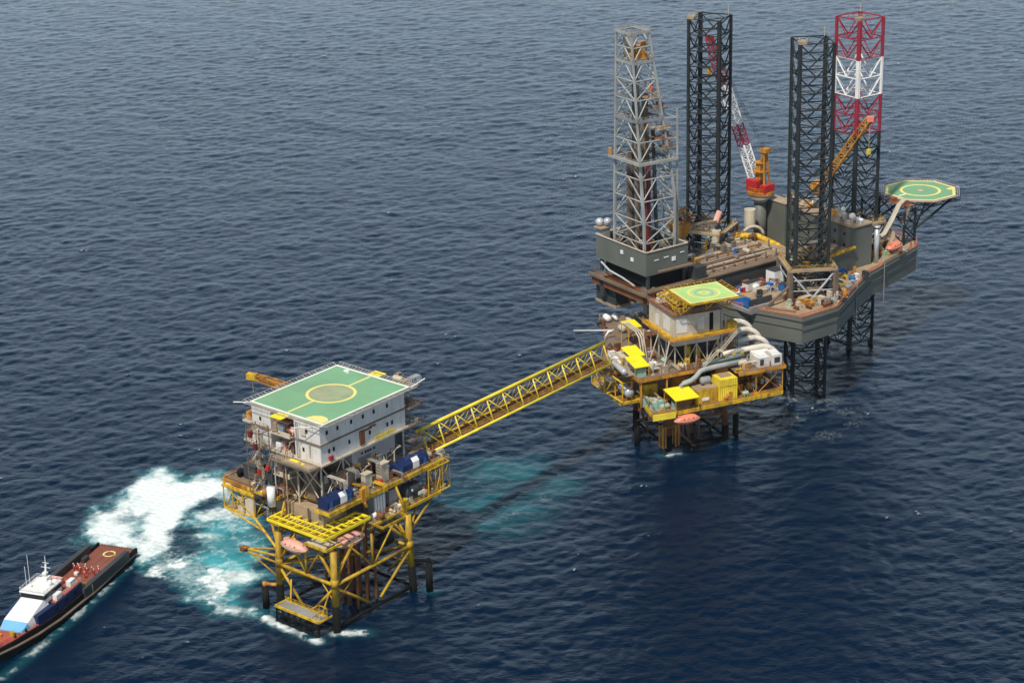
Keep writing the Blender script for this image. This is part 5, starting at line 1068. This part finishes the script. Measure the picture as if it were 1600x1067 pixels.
def aft_crane():
    t = thing('pedestal_crane', 'small orange crane house on grey post just right of the derrick', 'crane', 3, -19.5, 9.4, 30, 0)
    x, y = -4.5, -4.5
    MB().cyl(x, y, 6.6, 14.5, 1.2, 14).build('pedestal', 'hull_grey', t, smooth=True)
    MB().loft([[(x-1.6, y-1.6, 14.5), (x+1.6, y-1.6, 14.5), (x+1.6, y+1.6, 14.5), (x-1.6, y+1.6, 14.5)], [(x-2.6, y-2.2, 18.6), (x+2.6, y-2.2, 18.6), (x+2.6, y+2.2, 18.6), (x-2.6, y+2.2, 18.6)]]).build('crane_house', 'orange', t, bevel=.1)
    m = MB(); m.beam((x-2, y, 18.6), (x+1, y, 22.6), .5, .5).beam((x+2.2, y, 18.6), (x+1, y, 22.6), .5, .5).beam((x-2.4, y, 21.2), (x+2.6, y, 22.6), .6, .6).frame_box(x-2.4, x+2.4, y-2, y+2, 18.6, 21.4, .14, True); m.build('gantry', 'orange', t)
    MB().sphere((x-.8, y-1.2, 20.3), .6, 8).build('air_tank', 'navy', t)
    m = MB(); lattice_boom(m, (x+2.6, y+1, 16), (x+17, y+4.5, 14.2), 1.5, 1.4, 10, .16, .7); m.build('boom', 'deck_tan', t); MB().tube((x+17, y+4.5, 14.2), (x+19, y+5, 17), .9, 8).build('boom_head', 'coral_pale', t)
aft_crane()
def bow_crane():
    t = thing('pedestal_crane', 'rig crane with rusty orange lattice boom leaning in front of the red-and-white leg', 'crane', 3, 29.5, 6, 42.7)
    MB().cyl(0, 0, -1, 4.6, 1.3, 14).build('pedestal', 'grey', t, smooth=True); MB().cbox((0, 0, 4.6), 3.8, 3.2, 3.0, .3).build('crane_house', 'orange', t, bevel=.08)
    m = MB(); lattice_boom(m, (0, -1.2, 6.6), (5.2, -14.6, 28.4), 2.0, 1.8, 14, .2, .6); m.build('boom', 'orange', t); MB().cbox((5.5, -15.1, 28), 2.0, 1.6, 1.4, -.8).build('boom_head', 'coral', t)
    MB().tube((5.4, -15, 28), (5.4, -15, 19.5), .05, 4).cbox((5.4, -15, 18.2), .9, .9, 1.5).build('hook_block', 'yellow_bright', t)
bow_crane()
# ---------------------------------------------------------------- supply boat
FR[4] = ((-97.3, 465.2), radians(-110.2))
def boat():
    t = thing('supply_boat', 'dark-hulled crew supply boat with white wheelhouse and brown open aft deck, trailing churned white water', 'boat', 4, 0, 0, -1.2)
    secs = [(0, 5.0), (4, 5.3), (20, 5.5), (36, 5.3), (44, 4.5), (51, 3.1), (56, 1.6), (59, .2)]
    def ring(x, w, zt): return [(x, -w, zt), (x, -w*.97, .9), (x-.04*x*.3, -w*.7, -1.4), (x-.04*x*.3, w*.7, -1.4), (x, w*.97, .9), (x, w, zt)]
    MB().loft([ring(x, w, 2.95 if x < 24 else 2.95+min(1, (x-24)/2)*1.2+max(0, (x-36)/25)*.4) for x, w in secs[:3]+[(24, 5.5), (26, 5.5)]+secs[3:]]).build('hull', 'black', t)
    MB().poly([(0.3, -4.7, 3), (25, -5.0, 3), (25, 5.0, 3), (.3, 4.7, 3)], [(0, 1, 2, 3)]).box(.1, 25, -4.9, 4.9, 2.8, 2.99).build('cargo_deck', 'boat_deck', t)
    for s in (-1, 1):
        MB().box(4.5, 25.5, s*5.3-.9, s*5.3+.4, 2.6, 5.0).build('bulwark', 'dark_grey', t, bevel=.1)
        MB().box(.2, 4.5, s*5.2-.35, s*5.2+.2, 2.6, 3.7).build('stern_bulwark', 'black', t)
        m = MB(); m.path([(0, s*5.15, 2.4), (20, s*5.75, 2.3), (36, s*5.5, 2.6), (44, s*4.75, 2.9), (51, s*3.35, 3.2), (56, s*1.8, 3.4), (59.1, 0, 3.5)], .28, 6); m.build('rubber_fender', 'deck_brown', t)
    m = MB()
    for i in range(14): m.box(-.25, .15, -4.8+i*.7, -4.4+i*.7, 2.3, 3.2)
    m.build('stern_roller_blocks', 'deck_rust', t)
    MB().ring(3.8, -.3, 3.02, 1.15, 1.6, 32).build('deck_circle', 'line_yellow', t)
    m = MB()
    for y in (-3, -1, 1, 3): m.beam((.6, y, 3.03), (24, y, 3.03), .14, .06)
    m.build('deck_strip', 'deck_rust', t)
    # foredeck and superstructure
    MB().prism([(43, -4.4), (51, -2.9), (56, -1.4), (58.6, 0), (56, 1.4), (51, 2.9), (43, 4.4)], 4.5, 4.66).build('foredeck', 'deck_rust_red', t)
    MB().prism([(25, -5), (36, -4.9), (43, -4.2), (43, 4.2), (36, 4.9), (25, 5)], 4.1, 6.6).build('deckhouse', 'navy', t, bevel=.1); MB().box(24.9, 36, -4.7, 4.7, 6.6, 6.75).build('boat_deck', 'deck_rust_red', t)
    MB().loft([[(37, -4.0, 4.6), (37, 4.0, 4.6), (37, 3.0, 8.2), (37, -3.0, 8.2)], [(38.5, -4.0, 4.6), (38.5, 4.0, 4.6), (38.5, 2.9, 8.0), (38.5, -2.9, 8.0)], [(45.4, -3.5, 4.6), (45.4, 3.5, 4.6), (45.4, 3.1, 6.1), (45.4, -3.1, 6.1)]]).build('sloping_front', 'white', t)
    MB().loft([[(45.4, -3.5, 4.6), (45.4, 3.5, 4.6), (45.4, 3.1, 6.1), (45.4, -3.1, 6.1)], [(47.8, -3.0, 4.6), (47.8, 3.0, 4.6), (47.8, 2.8, 4.85), (47.8, -2.8, 4.85)]]).build('blue_front', 'sky_blue', t)
    w = MB().loft([[(30.6, -3.2, 7.1), (38.2, -3.2, 7.1), (38.2, 3.2, 7.1), (30.6, 3.2, 7.1)], [(31, -3.0, 9.2), (37.4, -3.0, 9.2), (37.4, 3.0, 9.2), (31, 3.0, 9.2)]]).build('wheelhouse', 'white', t)
    MB().loft([[(30.7, -3.2, 8.1), (38.15, -3.2, 8.1), (38.15, 3.2, 8.1), (30.7, 3.2, 8.1)], [(30.9, -3.1, 9.1), (37.9, -3.1, 9.1), (37.9, 3.1, 9.1), (30.9, 3.1, 9.1)]]).build('window_band', 'window', w)
    MB().cbox((34.3, 0, 9.2), 7.8, 6.6, .35).build('roof', 'white', w, bevel=.1); MB().rail([(30.6, -3.2), (38, -3.2), (38, 3.2), (30.6, 3.2)], 9.55, .8, 1.5, True).build('roof_rail', 'white', w)
    m = MB(); m.beam((32, 0, 9.5), (31.4, 0, 13.6), .35, .35).tube((31.5, 0, 13), (31.4, 0, 15.6), .08, 5).beam((33, -.8, 9.5), (31.6, 0, 12.6), .12, .12).beam((33, .8, 9.5), (31.6, 0, 12.6), .12, .12).tube((31.5, -1.2, 12.8), (31.5, 1.2, 12.8), .07, 5).tube((31.4, -.8, 13.9), (31.4, .8, 13.9), .06, 5).cbox((32, 0, 11.3), 1.1, 1.0, .5); m.build('mast', 'white', t)
    MB().tube((34, -3.0, 9.5), (34, -3.0, 16.6), .06, 4).tube((35.4, -3.0, 9.5), (35.4, -3.0, 14.5), .06, 4).build('whip_antenna', 'white', t)
    MB().cbox((32.2, .2, 9.55), 1.8, 1.5, 1.3).sphere((33.5, 2, 10.2), .6, 10).sphere((35.6, -1.8, 9.9), .4, 8).build('radar_dome', 'white', t)
    [MB().cbox(c, 2.3, 1.2, 1.3).build('locker', 'white', t) for c in ((27.2, 3.4, 6.75), (34, 3.9, 6.75))]; MB().cbox((28, 0, 7.1), 2, 3, 1.2).build('engine_casing', 'coral', t)
    MB().tube((21.0, 3.9, 3.6), (26.0, 3.9, 7.0), .4, 8).cbox((21.6, 4.1, 3), 1.4, 1.0, 1.3).build('deck_crane', 'yellow', t); MB().cbox((24.2, -4, 3), 1.4, 1.6, 2.6).build('winch', 'orange', t)
    MB().cyl(49.2, 1.3, 4.66, 5.5, .6, 12).cyl(50.6, -1.0, 4.66, 5.3, .45, 10).build('anchor_windlass', 'yellow', t); m = MB()
    for x, y in ((46.8, 3.4), (50, 2.6), (53, -1.8), (46, -3.6), (54.5, 1.2)): m.cyl(x, y, 4.66, 5.3, .22, 8)
    m.build('bollard', 'black', t)
    MB().rail([(25, 4.7), (36, 4.6)], 6.75).rail([(25, -4.7), (36, -4.6)], 6.75).build('railing', 'white', t)
    MB().rail([(44, 4.3), (51, 2.9), (56, 1.4), (58.5, 0), (56, -1.4), (51, -2.9), (44, -4.3)], 4.66, 1.0).build('bow_rail', 'dark_grey', t)
    m = MB()
    for x in (28, 32, 36): m.cbox((x, 4.93, 5.0), 1.4, .14, .8); m.cbox((x, -4.93, 5.0), 1.4, .14, .8)
    m.build('side_window', 'window', t)
    MB().cbox((9, -3.9, 3), 2.2, 1.0, 1.1).build('deck_box', 'dark_grey', t); MB().cyl(22.8, -1.5, 3, 3.9, .35, 10).cyl(23.4, -2.4, 3, 3.9, .35, 10).build('drum', 'blue', t); MB().cbox((23.4, 1.8, 3), 1.8, 2.2, 1.5).cbox((22.8, 0, 3), 1, 1.2, 1.9).build('deck_locker', 'cream', t)
    MB().cbox((22, 5.75, 1.6), .35, .12, 3).build('ladder', 'deck_tan', t)
boat()

# ---------------------------------------------------------------- crew on the boat's deck
def skin_mesh(name, pts, edges, rad, mat, parent, root=0, sub=1):
    me = bpy.data.meshes.new(name); me.from_pydata(pts, edges, []); me.materials.append(M[mat])
    o = bpy.data.objects.new(name, me); col.objects.link(o); o.parent = parent
    o.modifiers.new('skin', 'SKIN').use_smooth_shade = True
    sv = me.skin_vertices[0] if me.skin_vertices else None
    if sv is None:
        bm = bmesh.new(); bm.from_mesh(me); lay = bm.verts.layers.skin.verify(); bm.to_mesh(me); bm.free(); sv = me.skin_vertices[0]
    for i, r in enumerate(rad): sv.data[i].radius = (r, r); sv.data[i].use_root = (i == root)
    o.modifiers.new('sub', 'SUBSURF').levels = sub; o.modifiers['sub'].render_levels = sub
    return o
def person(label, cat, x, y, z, rz, pose=0, group=None, fr=4, suit='coverall_red', hat='white'):
    t = thing('person', label, cat, fr, x, y, z, rz, group)
    k = .16*pose
    J = [(0, 0, .93), (0, 0, 1.2), (0, 0, 1.44), (.01, 0, 1.54), (.03, 0, 1.66), (.02, 0, 1.76), (0, .1, .9), (.02+k, .12, .5), (-.02+k*1.1, .12, .09), (.14+k*1.1, .13, .05), (0, -.1, .9), (.02-k, -.12, .5), (-.03-k*1.3, -.12, .09), (.13-k*1.3, -.13, .05),
         (0, .19, 1.40), (.02-k*.6, .26, 1.13), (.12-k*.5, .27, .88), (.16-k*.5, .26, .78), (0, -.19, 1.40), (.02+k*.6, -.26, 1.13), (.14+k, -.25, .90), (.19+k, -.24, .80)]
    E_ = [(0, 1), (1, 2), (2, 3), (3, 4), (4, 5), (0, 6), (6, 7), (7, 8), (8, 9), (0, 10), (10, 11), (11, 12), (12, 13), (2, 14), (14, 15), (15, 16), (16, 17), (2, 18), (18, 19), (19, 20), (20, 21)]
    r = [.13, .13, .13, .055, .09, .07, .085, .06, .045, .04, .085, .06, .045, .04, .06, .045, .035, .03, .06, .045, .035, .03]
    skin_mesh('body', J, E_, r, 'skin', t)
    sel = [0, 1, 2, 6, 7, 8, 10, 11, 12, 14, 15, 16, 18, 19, 20]; mp_ = {a: i for i, a in enumerate(sel)}
    skin_mesh('coverall', [J[a] for a in sel], [(mp_[a], mp_[b]) for a, b in E_ if a in mp_ and b in mp_], [r[a]+.03 for a in sel], suit, t)
    MB().sphere((.02, 0, 1.76), .135, 10, .9).cyl(.03, 0, 1.73, 1.75, .17, 12).build('hard_hat', hat, t, smooth=True)
    return t
crewp = [(11.6, -3.9, 'leftmost in the crew row, at the port bulwark'), (12.3, -3.1, 'second from the port bulwark in the row'), (11.9, -2.2, 'third from the port bulwark in the row'), (13.0, -1.2, 'standing beside the white bag on deck'), (12.0, -.4, 'fifth from the port bulwark in the row'),
         (12.8, .5, 'in the middle of the starboard half'), (11.9, 1.3, 'third from the starboard bulwark in the row'), (12.7, 2.3, 'second from the starboard bulwark in the row'), (12.2, 3.4, 'rightmost in the crew row, at the starboard bulwark'), (14.6, .9, 'standing forward of the others, alone'), (11.2, -2.9, 'in the second line, behind the port end of the row'), (11.0, -.9, 'in the second line, behind the middle of the row'), (11.1, 2.6, 'in the second line, behind the starboard end of the row')]
for i, (x, y, w) in enumerate(crewp): person('red-clad crew member, '+w, 'person', x+2.4, y-.2, 1.82, random.Random(i).uniform(-3, 3), i % 3 * .6, 'red-clad crew on the boat deck')
t = thing('bag', 'white bulk bag among the red-clad crew on the boat deck', 'bag', 4, 16.1, -2.1, 1.8); MB().cbox((0, 0, 0), 1, 1, .9).build('sack', 'white', t, bevel=.2); MB().tube((-.3, 0, .85), (0, 0, 1.3), .05, 4).tube((.3, 0, .85), (0, 0, 1.3), .05, 4).build('lifting_loop', 'net', t)
